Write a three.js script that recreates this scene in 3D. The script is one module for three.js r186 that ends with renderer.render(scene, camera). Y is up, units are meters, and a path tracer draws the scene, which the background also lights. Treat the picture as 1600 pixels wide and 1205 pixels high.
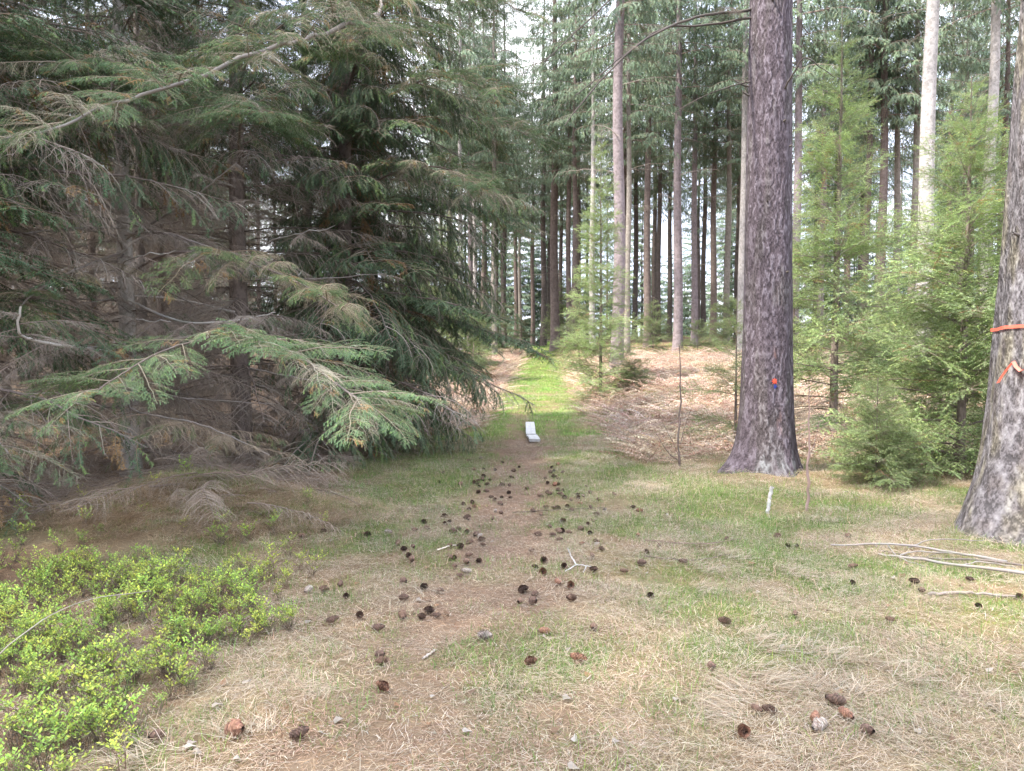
import * as THREE from 'three';

// ---------- camera, sky, sun, exposure ----------
const scene = new THREE.Scene();
const camera = new THREE.PerspectiveCamera(55.63, 1024 / 771, 0.05, 1500);
camera.position.set(0, 1.6, 0);
camera.rotation.x = -Math.atan(49 / 1142);
const renderer = new THREE.WebGLRenderer({ antialias: true });
renderer.toneMapping = THREE.LinearToneMapping;
renderer.toneMappingExposure = 3.6;
renderer.shadowMap.enabled = true;
const toSun = new THREE.Vector3(-0.48, 0.84, 0.24).normalize();
const SUN = 4.6, SKY = 1.9;
const sun = new THREE.DirectionalLight(new THREE.Color(1, 0.955, 0.87), SUN);
sun.position.copy(toSun).multiplyScalar(90);
sun.castShadow = true;
sun.shadow.radius = 5;
sun.shadow.mapSize.set(4096, 4096);
Object.assign(sun.shadow.camera, { left: -60, right: 60, top: 60, bottom: -60, near: 1, far: 220 });
scene.add(sun);

// ---------- random numbers and noise ----------
function rng(seed) { let a = seed >>> 0; return () => { a = (a + 0x6D2B79F5) | 0; let t = Math.imul(a ^ (a >>> 15), 1 | a); t = (t + Math.imul(t ^ (t >>> 7), 61 | t)) ^ t; return ((t ^ (t >>> 14)) >>> 0) / 4294967296; }; }
const clamp = (x, a = 0, b = 1) => Math.min(b, Math.max(a, x));
const ss = (a, b, x) => { const t = clamp((x - a) / (b - a)); return t * t * (3 - 2 * t); };
const mix = (a, b, t) => a + (b - a) * t;
const mix3 = (a, b, t) => [mix(a[0], b[0], t), mix(a[1], b[1], t), mix(a[2], b[2], t)];
function hash(x, y, s) { let h = Math.imul(x | 0, 374761393) ^ Math.imul(y | 0, 668265263) ^ Math.imul(s | 0, 2147483647 - 40503); h = Math.imul(h ^ (h >>> 13), 1274126177); return ((h ^ (h >>> 16)) >>> 0) / 4294967296; }
function vnoise(x, y, s = 1, px = 0, py = 0) {          // value noise, periodic when px, py are given
  const x0 = Math.floor(x), y0 = Math.floor(y), fx = x - x0, fy = y - y0, u = fx * fx * (3 - 2 * fx), v = fy * fy * (3 - 2 * fy);
  const w = (i, p) => p ? ((i % p) + p) % p : i;
  const a = hash(w(x0, px), w(y0, py), s), b = hash(w(x0 + 1, px), w(y0, py), s), c = hash(w(x0, px), w(y0 + 1, py), s), d = hash(w(x0 + 1, px), w(y0 + 1, py), s);
  return mix(mix(a, b, u), mix(c, d, u), v);
}
function fbm(x, y, s = 1, o = 4) { let f = 0, a = 0.5, t = 0; for (let i = 0; i < o; i++) { f += a * vnoise(x, y, s + i * 17); t += a; a *= 0.5; x *= 2.03; y *= 2.03; } return f / t; }

// ---------- sky: a bright thin cloud sheet, a little blue in it ----------
{
  const W = 512, H = 256, data = new Float32Array(W * H * 4);
  for (let j = 0; j < H; j++) for (let i = 0; i < W; i++) {
    const phi = ((i + 0.5) / W - 0.5) * 2 * Math.PI, th = ((j + 0.5) / H - 0.5) * Math.PI;
    const d = new THREE.Vector3(Math.cos(th) * Math.cos(phi), Math.sin(th), Math.cos(th) * Math.sin(phi));
    const q = 2.2 / (Math.max(d.y, 0) + 0.35);
    const c = ss(0.35, 0.7, fbm(d.x * q + 9, d.z * q + 5, 3, 5));
    const glow = Math.pow(Math.max(0, d.dot(toSun)), 6) * 0.45;
    const base = mix3([0.60, 0.72, 1.0], [0.93, 0.95, 1.0], 0.35 + 0.65 * c);
    const L = d.y < -0.02 ? 0.25 : SKY * (0.36 + 0.64 * Math.max(0, d.y)) * (0.90 + 0.16 * c + glow); // an overcast sky is about three times as bright overhead as at the horizon
    const k = (j * W + i) * 4; data[k] = base[0] * L; data[k + 1] = base[1] * L; data[k + 2] = base[2] * L; data[k + 3] = 1;
  }
  const t = new THREE.DataTexture(data, W, H, THREE.RGBAFormat, THREE.FloatType);
  t.mapping = THREE.EquirectangularReflectionMapping; t.magFilter = t.minFilter = THREE.LinearFilter; t.wrapS = THREE.RepeatWrapping; t.needsUpdate = true;
  scene.background = t; scene.environment = t;
}

// ---------- helpers ----------
const names = {};
function numbered(n) { const k = names[n] = (names[n] ?? -1) + 1; return k ? `${n}_${String(k).padStart(3, '0')}` : n; }
function tag(o, label, category, group, kind) { o.userData.label = label; o.userData.category = category; if (group) o.userData.group = group; else delete o.userData.group; if (kind) o.userData.kind = kind; return o; }
function thing(name, x, y, z, turn = 0) { const g = new THREE.Group(); g.name = numbered(name); g.position.set(x, y, z); g.rotation.y = turn; scene.add(g); return g; }
function part(name, geo, mat, parent) { const m = new THREE.Mesh(geo, mat); m.name = name; m.castShadow = m.receiveShadow = true; parent.add(m); return m; }
function copyOf(o, x, y, z, turn, scale = 1, baseName) { const c = o.clone(); c.name = numbered(baseName ?? o.name.replace(/_\d{3}$/, '')); c.userData = {}; c.position.set(x, y, z); c.rotation.set(0, turn, 0); if (Array.isArray(scale)) c.scale.set(...scale); else c.scale.setScalar(scale); scene.add(c); return c; }
const V = (x, y, z) => new THREE.Vector3(x, y, z);

class MB {                                                // mesh builder with vertex colours
  constructor() { this.p = []; this.n = []; this.c = []; this.i = []; }
  get count() { return this.p.length / 3; }
  v(x, y, z, nx, ny, nz, c) { this.p.push(x, y, z); this.n.push(nx, ny, nz); this.c.push(c[0], c[1], c[2]); return this.p.length / 3 - 1; }
  tri(a, b, c, col) {                                     // a, b, c: [x,y,z], flat
    const ux = b[0] - a[0], uy = b[1] - a[1], uz = b[2] - a[2], wx = c[0] - a[0], wy = c[1] - a[1], wz = c[2] - a[2];
    let nx = uy * wz - uz * wy, ny = uz * wx - ux * wz, nz = ux * wy - uy * wx; const l = Math.hypot(nx, ny, nz) || 1; nx /= l; ny /= l; nz /= l;
    const k = this.v(a[0], a[1], a[2], nx, ny, nz, col); this.v(b[0], b[1], b[2], nx, ny, nz, col); this.v(c[0], c[1], c[2], nx, ny, nz, col); this.i.push(k, k + 1, k + 2);
  }
  quad(a, b, c, d, col) { this.tri(a, b, c, col); this.tri(a, c, d, col); }
  tube(pts, r0, r1, sides, col, cap = false) {            // pts: [x,y,z] list; r0, r1: radii, or r0 a function of t
    const N = pts.length, rf = typeof r0 === 'function' ? r0 : t => mix(r0, r1, t), rings = [];
    let up = [0.13, 0.97, 0.21];
    for (let k = 0; k < N; k++) {
      const a = pts[Math.max(0, k - 1)], b = pts[Math.min(N - 1, k + 1)];
      let dx = b[0] - a[0], dy = b[1] - a[1], dz = b[2] - a[2]; let l = Math.hypot(dx, dy, dz) || 1; dx /= l; dy /= l; dz /= l;
      if (k === 0 && Math.abs(dy) > 0.9) up = [0.97, 0.1, 0.2];
      let sx = dy * up[2] - dz * up[1], sy = dz * up[0] - dx * up[2], sz = dx * up[1] - dy * up[0]; l = Math.hypot(sx, sy, sz) || 1; sx /= l; sy /= l; sz /= l;
      const tx = sy * dz - sz * dy, ty = sz * dx - sx * dz, tz = sx * dy - sy * dx; up = [tx, ty, tz];
      const r = rf(k / (N - 1)), ring = [], cc = typeof col === 'function' ? col(k / (N - 1)) : col;
      for (let s = 0; s < sides; s++) { const an = s / sides * 6.2832, c = Math.cos(an), q = Math.sin(an), nx = sx * c + tx * q, ny = sy * c + ty * q, nz = sz * c + tz * q; ring.push(this.v(pts[k][0] + nx * r, pts[k][1] + ny * r, pts[k][2] + nz * r, nx, ny, nz, cc)); }
      rings.push(ring);
    }
    for (let k = 0; k < N - 1; k++) for (let s = 0; s < sides; s++) { const a = rings[k][s], b = rings[k][(s + 1) % sides], c = rings[k + 1][(s + 1) % sides], d = rings[k + 1][s]; this.i.push(a, c, b, a, d, c); }
    if (cap) for (const k of [0, N - 1]) for (let s = 1; s < sides - 1; s++) this.i.push(rings[k][0], rings[k][s + (k ? 0 : 1)], rings[k][s + (k ? 1 : 0)]);
  }
  geo() { const g = new THREE.BufferGeometry(); g.setAttribute('position', new THREE.Float32BufferAttribute(this.p, 3)); g.setAttribute('normal', new THREE.Float32BufferAttribute(this.n, 3)); g.setAttribute('color', new THREE.Float32BufferAttribute(this.c, 3)); g.setIndex(this.i); return g; }
}
const vary = (c, r, a = 0.25) => { const k = 1 + (r() - 0.5) * 2 * a; return [c[0] * k * (1 + (r() - 0.5) * a * 0.5), c[1] * k, c[2] * k * (1 + (r() - 0.5) * a * 0.5)]; };
function dtex(w, h, f, srgb) {
  const d = new Uint8Array(w * h * 4);
  for (let j = 0; j < h; j++) for (let i = 0; i < w; i++) { const c = f(i / w, j / h), k = (j * w + i) * 4; for (let m = 0; m < 3; m++) { let q = clamp(c[m]); if (srgb) q = q <= 0.0031308 ? q * 12.92 : 1.055 * Math.pow(q, 1 / 2.4) - 0.055; d[k + m] = Math.round(q * 255); } d[k + 3] = 255; }
  const t = new THREE.DataTexture(d, w, h); t.wrapS = t.wrapT = THREE.RepeatWrapping; t.magFilter = THREE.LinearFilter; t.minFilter = THREE.LinearMipmapLinearFilter; t.generateMipmaps = true; if (srgb) t.colorSpace = THREE.SRGBColorSpace; t.needsUpdate = true; return t;
}

// ---------- terrain shape ----------
const trail = d => -0.38 + 0.048 * d;                     // x of the middle of the footpath, d metres ahead
function hgt(x, z) {
  const d = -z;
  let h = 2.1 * ss(12, 52, d) + 0.7 * ss(1.8, 4, x) * ss(14, 22, d);
  h += 0.46 * Math.exp(-(((x + 3.05) / 1.15) ** 2) - (((d - 6.9) / 0.75) ** 2));
  h += 0.10 * Math.exp(-(((x - 3.4) / 0.7) ** 2) - (((d - 9.5) / 0.6) ** 2)) + 0.12 * Math.exp(-(((x - 4.75) / 0.9) ** 2) - (((d - 6.4) / 0.8) ** 2));
  const off = Math.abs(x - trail(d));
  h += (fbm(x * 0.9 + 40, d * 0.9, 21, 3) - 0.5) * 0.10 * ss(0.2, 1.4, off) + (fbm(x * 5, d * 5, 31, 2) - 0.5) * 0.025;
  h -= 0.03 * (1 - ss(0.15, 0.5, off)) * ss(2, 5, d);
  return h;
}
// what grows where: weights of bare needle path, green grass, dry straw, dark forest floor, bracken, bilberry
function zone(x, d) {
  const n1 = fbm(x * 1.3 + 7, d * 1.3 + 3, 51, 4), n2 = fbm(x * 3.1, d * 3.1, 61, 3), off = x - trail(d), ao = Math.abs(off);
  const near = 1 - ss(9, 13, d);
  let path = (1 - ss(0.16 + 0.22 * n2, 0.46 + 0.3 * n2, ao)) * (1 - ss(13.5, 15, d)) * ss(3.2, 6.0, d);
  path = Math.max(path, mix(0.55, 0.9, ss(3.4, 5, d)) * (1 - ss(0.22, 0.85, ao + (n1 - 0.5) * 1.1)) * (1 - ss(4.5, 6.5, d)));
  path = Math.max(path, 0.75 * (1 - ss(0.15, 0.4, Math.abs(off + 0.25))) * ss(12, 14, d) * (1 - ss(18, 20, d)), 0.6 * (1 - ss(0.1, 0.25, Math.abs(off - 0.42))) * ss(12, 14, d) * (1 - ss(16, 18, d)), 0.8 * (1 - ss(0.5, 1.0, ao)) * ss(18, 19, d) * (1 - ss(23, 26, d)) * ss(0.35, 0.6, n1));
  let green = ss(0.50, 0.68, n1) * 0.85;
  green = Math.max(green, (1 - ss(0.75, 1.2, ao + (n2 - 0.5) * 0.4)) * ss(12.5, 15, d));
  for (const [gx, gd, sx, sd, a] of [[1.25, 4.6, 0.45, 0.5, 0.8], [1.55, 4.0, 0.3, 0.3, 0.7], [2.2, 7.9, 0.8, 1.0, 0.95], [1.2, 9.5, 0.9, 1.2, 0.75], [3.4, 7.6, 0.9, 0.6, 0.9], [-1.0, 9.2, 0.8, 1.6, 0.9], [-1.1, 11.0, 0.8, 1.6, 0.9], [3.9, 6.0, 0.35, 0.25, 0.9], [2.5, 3.4, 0.35, 0.3, 0.5], [-1.9, 6.9, 0.5, 0.4, 0.5], [3.3, 4.4, 0.5, 0.3, 0.7]])
    green = Math.max(green, a * Math.exp(-(((x - gx) / sx) ** 2) - (((d - gd) / sd) ** 2)) * (0.55 + 0.75 * n2));
  green *= 1 - path * 0.9;
  const edge = -1.75 + (n1 - 0.5) * 0.9 - 0.16 * Math.max(0, d - 7);
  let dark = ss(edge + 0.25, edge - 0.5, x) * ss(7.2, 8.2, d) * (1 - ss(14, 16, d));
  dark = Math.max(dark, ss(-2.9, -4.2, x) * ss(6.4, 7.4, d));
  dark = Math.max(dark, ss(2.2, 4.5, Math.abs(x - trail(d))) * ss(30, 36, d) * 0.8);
  let fern = ss(1.5, 1.9, x - 0.02 * d + (n1 - 0.5) * 0.7) * ss(10.3, 11.6, d + (n2 - 0.5)) * (1 - ss(26, 32, d));
  fern = Math.max(fern, ss(-0.85, -1.2, off + (n2 - 0.5) * 0.4) * ss(14.2, 16, d) * (1 - ss(38, 44, d)));
  fern *= 1 - dark;
  const bil = ss(0.18, -0.32, x - (-1.38 - 0.13 * Math.max(0, 3.4 - d) - 0.16 * Math.max(0, d - 4.3) + (n2 - 0.5) * 0.5)) * (1 - ss(5.1, 5.9, d + (n1 - 0.5) * 1.2));
  const moss = Math.max(0.9 * Math.exp(-(((x - 3.0) / 0.7) ** 2) - (((d - 4.45) / 0.22) ** 2)), 0.5 * Math.exp(-(((x - 0.95) / 0.35) ** 2) - (((d - 5.6) / 0.4) ** 2)), 0.7 * Math.exp(-(((x + 3.2) / 0.7) ** 2) - (((d - 7.1) / 0.3) ** 2))) * (0.4 + n2);
  return { path, green, dark, fern, bil, moss, n1, n2, near };
}

// ---------- ground ----------
function litterTexture() {                                // dead needles, straw and crumbs, one tile is 3 m
  const S = 2048, cv = document.createElement('canvas'); cv.width = cv.height = S; const c = cv.getContext('2d'), r = rng(77);
  c.fillStyle = 'rgb(150,140,128)'; c.fillRect(0, 0, S, S);
  const tones = [[226, 214, 196], [205, 190, 168], [180, 160, 138], [150, 126, 106], [120, 98, 84], [96, 80, 72], [240, 230, 214], [190, 172, 150]];
  for (let k = 0; k < 26000; k++) {
    const x = r() * S, y = r() * S, L = k < 14000 ? 8 + r() * 14 : 20 + r() * 70, a = r() * 6.283, t = tones[Math.floor(r() * r() * tones.length * 1.05) % tones.length], b = (r() - 0.5) * L * 0.7;
    c.strokeStyle = `rgba(${t[0]},${t[1]},${t[2]},${0.45 + r() * 0.5})`; c.lineWidth = k < 14000 ? 1.2 + r() * 1.2 : 1.3 + r() * 1.6;
    const dx = Math.cos(a) * L, dy = Math.sin(a) * L;
    for (const ox of x + L > S || x - L < 0 ? [-S, 0, S] : [0]) for (const oy of y + L > S || y - L < 0 ? [-S, 0, S] : [0]) { c.beginPath(); c.moveTo(x + ox - dx / 2, y + oy - dy / 2); c.quadraticCurveTo(x + ox - dy / L * b, y + oy + dx / L * b, x + ox + dx / 2, y + oy + dy / 2); c.stroke(); }
  }
  const t = new THREE.CanvasTexture(cv); t.wrapS = t.wrapT = THREE.RepeatWrapping; t.colorSpace = THREE.SRGBColorSpace; return t;
}
const litter = litterTexture();
const litterBump = litter.clone(); litterBump.colorSpace = THREE.NoColorSpace;
const M = {
  ground: new THREE.MeshPhysicalMaterial({ map: litter, bumpMap: litterBump, bumpScale: 0.012, roughness: 1, specularIntensity: 0.25, vertexColors: true }),
  leaf: new THREE.MeshPhysicalMaterial({ vertexColors: true, roughness: 0.8, specularIntensity: 0.22, side: THREE.DoubleSide }),
  fresh: new THREE.MeshPhysicalMaterial({ vertexColors: true, roughness: 0.85, specularIntensity: 0.35, transmission: 0.4, thickness: 0, side: THREE.DoubleSide }),
  berry: new THREE.MeshPhysicalMaterial({ vertexColors: true, roughness: 0.9, specularIntensity: 0.45, transmission: 0.45, thickness: 0, side: THREE.DoubleSide }),
  blade: new THREE.MeshPhysicalMaterial({ vertexColors: true, roughness: 0.95, specularIntensity: 0.25, transmission: 0.35, thickness: 0, side: THREE.DoubleSide }),
  wood: new THREE.MeshPhysicalMaterial({ vertexColors: true, roughness: 0.95, specularIntensity: 0.25 }),
};
{
  const NX = 420, NZ = 460, A = 1.3, B = 6.4, pos = [], col = [], uv = [], idx = [];
  for (let j = 0; j <= NZ; j++) { const t = -0.32 + 1.32 * j / NZ, d = 4 + A * Math.sinh(B * t);
    for (let i = 0; i <= NX; i++) {
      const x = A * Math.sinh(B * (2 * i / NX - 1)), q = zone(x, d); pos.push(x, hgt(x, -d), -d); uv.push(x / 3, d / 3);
      let c = mix3([0.47, 0.41, 0.295], [0.43, 0.34, 0.24], ss(0.4, 0.65, q.n2));            // straw and needles
      c = mix3(c, [0.46, 0.345, 0.28], q.path);                                              // bare needle path
      c = mix3(c, [0.20, 0.30, 0.09], q.green * 0.85);
      c = mix3(c, [0.36, 0.38, 0.07], clamp(q.moss) * 0.8);
      c = mix3(c, [0.52, 0.40, 0.33], q.fern * 0.8);
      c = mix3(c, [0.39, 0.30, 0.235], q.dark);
      c = mix3(c, [0.41, 0.30, 0.23], q.bil * 0.9);
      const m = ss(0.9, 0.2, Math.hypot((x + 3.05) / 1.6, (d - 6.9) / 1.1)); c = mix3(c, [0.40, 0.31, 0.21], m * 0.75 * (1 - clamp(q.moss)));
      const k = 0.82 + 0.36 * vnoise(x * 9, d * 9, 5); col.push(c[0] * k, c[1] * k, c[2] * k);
    } }
  for (let j = 0; j < NZ; j++) for (let i = 0; i < NX; i++) { const a = j * (NX + 1) + i, b = a + 1, c = a + NX + 2, d = a + NX + 1; idx.push(a, b, c, a, c, d); }
  const g = new THREE.BufferGeometry(); g.setAttribute('position', new THREE.Float32BufferAttribute(pos, 3)); g.setAttribute('uv', new THREE.Float32BufferAttribute(uv, 2)); g.setAttribute('color', new THREE.Float32BufferAttribute(col, 3)); g.setIndex(idx); g.computeVertexNormals();
  const o = part('ground', g, M.ground, scene); tag(o, 'forest clearing ground of dry straw, needles and grass', 'ground', null, 'structure');
}

// ---------- instanced cover ----------
function scatter(name, geos, mat, places, parent, rand) {  // places: [x, y, z, turn, scale, colour or null, tiltx, tiltz, yscale]; one InstancedMesh per geometry
  const lists = geos.map(() => []); for (const p of places) lists[p.v ?? Math.floor(rand() * geos.length)].push(p);
  const out = [], m = new THREE.Matrix4(), e = new THREE.Euler(), q = new THREE.Quaternion(), col = new THREE.Color();
  lists.forEach((L, k) => {
    if (!L.length) return;
    const im = new THREE.InstancedMesh(geos[k], mat, L.length); im.castShadow = im.receiveShadow = true;
    L.forEach((p, i) => { if (p.m) im.setMatrixAt(i, p.m); else { e.set(p.tx || 0, p.r || 0, p.tz || 0, 'YXZ'); q.setFromEuler(e); m.compose(V(p.x, p.y, p.z), q, V(p.s, p.s * (p.sy || 1), p.s)); im.setMatrixAt(i, m); } if (p.c) im.setColorAt(i, col.setRGB(p.c[0], p.c[1], p.c[2])); });
    im.name = name; im.userData.kind = 'stuff'; parent.add(im); out.push(im);
  });
  return out;
}
function blade(b, x, y, z, az, L, w, rise, bend, col, r) { // a bent grass blade of three faces
  const dx = Math.cos(az), dz = Math.sin(az), px = -dz * w / 2, pz = dx * w / 2, P = [];
  for (let k = 0; k <= 2; k++) { const t = k / 2, a = rise - bend * t, h = L * t; P.push([x + dx * h * Math.cos(a), y + h * Math.sin(a), z + dz * h * Math.cos(a)]); }
  const tip = [x + dx * L * Math.cos(rise - bend), Math.max(y - 0.004, y + L * Math.sin(rise - bend * 0.9)), z + dz * L * Math.cos(rise - bend)];
  b.quad([P[0][0] - px, P[0][1], P[0][2] - pz], [P[0][0] + px, P[0][1], P[0][2] + pz], [P[1][0] + px * 0.8, P[1][1], P[1][2] + pz * 0.8], [P[1][0] - px * 0.8, P[1][1], P[1][2] - pz * 0.8], col);
  b.tri([P[1][0] - px * 0.8, P[1][1], P[1][2] - pz * 0.8], [P[1][0] + px * 0.8, P[1][1], P[1][2] + pz * 0.8], tip, col);
}
const STRAW = [[0.46, 0.38, 0.27], [0.40, 0.31, 0.21], [0.52, 0.45, 0.35], [0.32, 0.23, 0.155]], GREEN = [[0.12, 0.21, 0.045], [0.16, 0.26, 0.06], [0.09, 0.17, 0.04]];
const strawGeos = [], greenGeos = [], needleGeos = [];
for (let k = 0; k < 5; k++) {
  const r = rng(100 + k), b = new MB(), main = r() * 6.28;
  for (let i = 0; i < 165; i++) { const a = r() * 6.283, q = Math.sqrt(r()) * 0.2, comb = k < 2 ? main + (r() - 0.5) * 1.2 : r() * 6.283; blade(b, Math.cos(a) * q, 0.002 + r() * 0.02, Math.sin(a) * q, comb, 0.035 + r() * r() * 0.13, 0.0011 + r() * 0.0009, 0.1 + r() * 0.5, 0.3 + r() * 0.6, vary(STRAW[Math.floor(r() * 4)], r, 0.25), r); }
  strawGeos.push(b.geo());
  const g = new MB();
  for (let i = 0; i < 110; i++) { const a = r() * 6.283, q = Math.sqrt(r()) * 0.17; blade(g, Math.cos(a) * q, -0.005, Math.sin(a) * q, r() * 6.283, 0.03 + r() * r() * 0.11, 0.0017 + r() * 0.0015, 0.6 + r() * 0.9, r() * 1.1, vary(r() < 0.14 ? STRAW[0] : GREEN[Math.floor(r() * 3)], r, 0.3), r); }
  greenGeos.push(g.geo());
  const n = new MB();                                     // fallen needles and short twigs lying on the path
  for (let i = 0; i < 120; i++) { const a = r() * 6.283, q = Math.sqrt(r()) * 0.2; blade(n, Math.cos(a) * q, 0.001 + r() * 0.006, Math.sin(a) * q, r() * 6.283, 0.018 + r() * 0.03, 0.002 + r() * 0.0012, 0.05 + r() * 0.25, 0.3, vary(r() < 0.35 ? STRAW[Math.floor(r() * 4)] : [0.34, 0.235, 0.165], r, 0.35), r); }
  needleGeos.push(n.geo());
}
{
  const r = rng(5), straw = [], green = [], needle = [];
  const bands = [[2.0, 7, 0.115, -3, 4.6, 1], [7, 14, 0.17, -3.5, 8.5, 1.25], [14, 28, 0.24, -3.5, 12, 1.4], [28, 60, 0.55, -6, 16, 2.2]];
  for (const [d0, d1, st, x0, x1, sc] of bands) for (let d = d0; d < d1; d += st) for (let x = x0; x < x1; x += st) {
    const X = x + (r() - 0.5) * st * 1.4, D = d + (r() - 0.5) * st * 1.4; if (Math.abs(X) > D * 0.8 + 1) continue;
    const q = zone(X, D), y = hgt(X, -D), base = { x: X, y, z: -D, r: r() * 6.283 };
    const ps = (0.80 - q.green * 0.45) * (1 - q.path * 0.93) * (1 - q.dark * 0.85) * (1 - q.bil * 0.6) * (1 - clamp(q.moss) * 0.8) * (0.25 + 0.75 * ss(0.32, 0.55, fbm(X * 1.7 + 3, D * 1.7, 88, 3))) * (d0 > 10 ? 0.8 : 1);
    if (r() < ps) { const k = 0.8 + r() * 0.4; straw.push({ ...base, s: sc * (0.7 + r() * 0.7), tx: (r() - 0.5) * 0.1, tz: (r() - 0.5) * 0.1, c: [k, k * (0.96 + r() * 0.06), k * (0.9 + r() * 0.15)] }); }
    const pg = q.green * 0.95 * (1 - q.dark * 0.7) * (1 - q.bil) + 0.26 * (1 - q.path * 0.8) * (1 - q.dark);
    if (r() < pg) { const k = 0.8 + r() * 0.5, sun = d0 >= 14 ? [1.1, 1.35, 0.95] : [1, 1, 1]; green.push({ ...base, r: r() * 6.283, s: sc * (0.6 + r() * 0.6), c: [k * (0.9 + r() * 0.4) * sun[0], k * sun[1], k * sun[2]] }); }  // sunlight on the farther grass is put into its instance tint
    if (d0 < 10 && r() < 0.15 + 0.75 * q.path + 0.35 * q.dark) { const k = 0.7 + r() * 0.5; needle.push({ ...base, r: r() * 6.283, s: sc * (0.8 + r() * 0.4), c: [k, k, k] }); }
  }
  scatter('dry_grass', strawGeos, M.blade, straw, scene, r).forEach(o => { o.name = numbered('dry_grass'); tag(o, 'matted pale dry grass lying over the clearing', 'dry grass', null, 'stuff'); });
  scatter('green_grass', greenGeos, M.blade, green, scene, r).forEach(o => { o.name = numbered('green_grass'); tag(o, 'short fresh green grass growing in patches', 'grass', null, 'stuff'); });
  scatter('needle_litter', needleGeos, M.blade, needle, scene, r).forEach(o => { o.name = numbered('needle_litter'); tag(o, 'brown fallen needles scattered over the footpath', 'needle litter', null, 'stuff'); });
}
// long combed tussocks of straw and a few fallen leaves
{
  const r = rng(9), geos = [];
  for (let k = 0; k < 3; k++) { const b = new MB(); for (let i = 0; i < 150; i++) { const a = (r() - 0.5) * 1.5, q = r() * 0.12; blade(b, Math.cos(a) * q * 1.6 - 0.1, 0.015 + r() * 0.03, (r() - 0.5) * 0.34, (r() - 0.5) * 1.9, 0.16 + r() * 0.2, 0.0016 + r() * 0.0008, 0.4 + r() * 0.35, 0.8 + r() * 0.5, vary(STRAW[[0, 2, 3, 1][Math.floor(r() * 4)]], r, 0.3), r); } geos.push(b.geo()); }
  const P = []; for (const [x, d, s, t] of [[1.35, 3.9, 0.9, 0.2], [1.6, 3.75, 1, 0.6], [1.25, 3.5, 1, 0.1], [1.55, 3.4, 0.9, 0.9], [1.9, 3.6, 0.9, 0.3], [1.05, 3.3, 0.9, 2.7], [0.95, 3.15, 0.8, 3], [2.2, 3.3, 0.9, 0.5], [1.75, 3.05, 0.8, 2], [2.4, 2.95, 0.9, 1], [-1.1, 3.0, 0.8, 2], [-0.9, 3.4, 0.6, 4], [-1.5, 2.8, 0.9, 3], [1.45, 5.4, 0.9, 0.3], [1.7, 5.7, 1, 0.5], [2.0, 5.2, 0.8, 0.2], [1.3, 4.9, 0.8, 0.1], [2.9, 6.9, 1, 1], [3.2, 7.2, 1, 2], [1.5, 8.6, 1.2, 0.4], [0.95, 10.5, 1.3, 0.2], [1.3, 11, 1.4, 1]]) P.push({ x, y: hgt(x, -d), z: -d, r: t, s });
  scatter('straw_tussock', geos, M.blade, P, scene, r).forEach(o => { o.name = numbered('straw_tussock'); tag(o, 'combed over tussocks of long bleached straw', 'dry grass', null, 'stuff'); });
  const leaf = new MB(), C = [0.9, 0.9, 0.9]; for (let k = 0; k < 7; k++) { const q = a => [Math.cos(a) * 0.02, 0.003 + 0.006 * Math.sin(a * 2), Math.sin(a) * 0.011 * (1 + 0.3 * Math.cos(a))]; leaf.tri([0, 0.009, 0], q((k + 1) / 7 * 6.283), q(k / 7 * 6.283), C); }
  const L = []; for (let k = 0; k < 130; k++) { const d = 2.5 + r() * r() * 7, x = -1.6 + r() * (2 + d * 0.6); L.push({ x, y: hgt(x, -d) + 0.012, z: -d, r: r() * 6.28, tx: (r() - 0.5) * 0.6, tz: (r() - 0.5) * 0.6, s: 0.6 + r() * 0.9, c: [[0.36, 0.31, 0.26], [0.30, 0.17, 0.095], [0.22, 0.14, 0.09], [0.42, 0.37, 0.32], [0.25, 0.17, 0.12]][Math.floor(r() * 5)] }); }
  scatter('leaf_litter', [leaf.geo()], M.blade, L, scene, r).forEach(o => tag(o, 'scattered dead leaves and pale bark flakes on the grass', 'leaf litter', null, 'stuff'));
}
// brown grass and moss over the mound
{
  const r = rng(19), P = [], Q = [];
  for (let k = 0; k < 900; k++) { const a = r() * 6.283, q = Math.sqrt(r()), x = -3.0 + Math.cos(a) * q * 1.75, d = 6.95 + Math.sin(a) * q * 0.95, n = zone(x, d), b = { x, y: hgt(x, -d) - 0.005, z: -d, r: r() * 6.283, s: 0.8 + r() * 0.6 }; if (d < 6.0 && r() < 0.5) continue; const k2 = 0.55 + r() * 0.45; if (r() < 0.25 + clamp(n.moss) * 0.6) Q.push({ ...b, s: 0.6 + r() * 0.4, c: [k2 * 1.3, k2 * 1.1, k2 * 0.9] }); else P.push({ ...b, tx: (r() - 0.5) * 0.5, tz: (r() - 0.5) * 0.5, c: [k2, k2 * 0.88, k2 * 0.75] }); }
  scatter('mound_grass', strawGeos, M.blade, P, scene, r).forEach(o => { o.name = numbered('mound_grass'); tag(o, 'brown dry grass and litter covering the mound under the thicket', 'dry grass', null, 'stuff'); });
  scatter('mound_moss', greenGeos, M.blade, Q, scene, r).forEach(o => { o.name = numbered('mound_moss'); tag(o, 'olive mossy grass on top of the mound under the thicket', 'moss', null, 'stuff'); });
}
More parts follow.
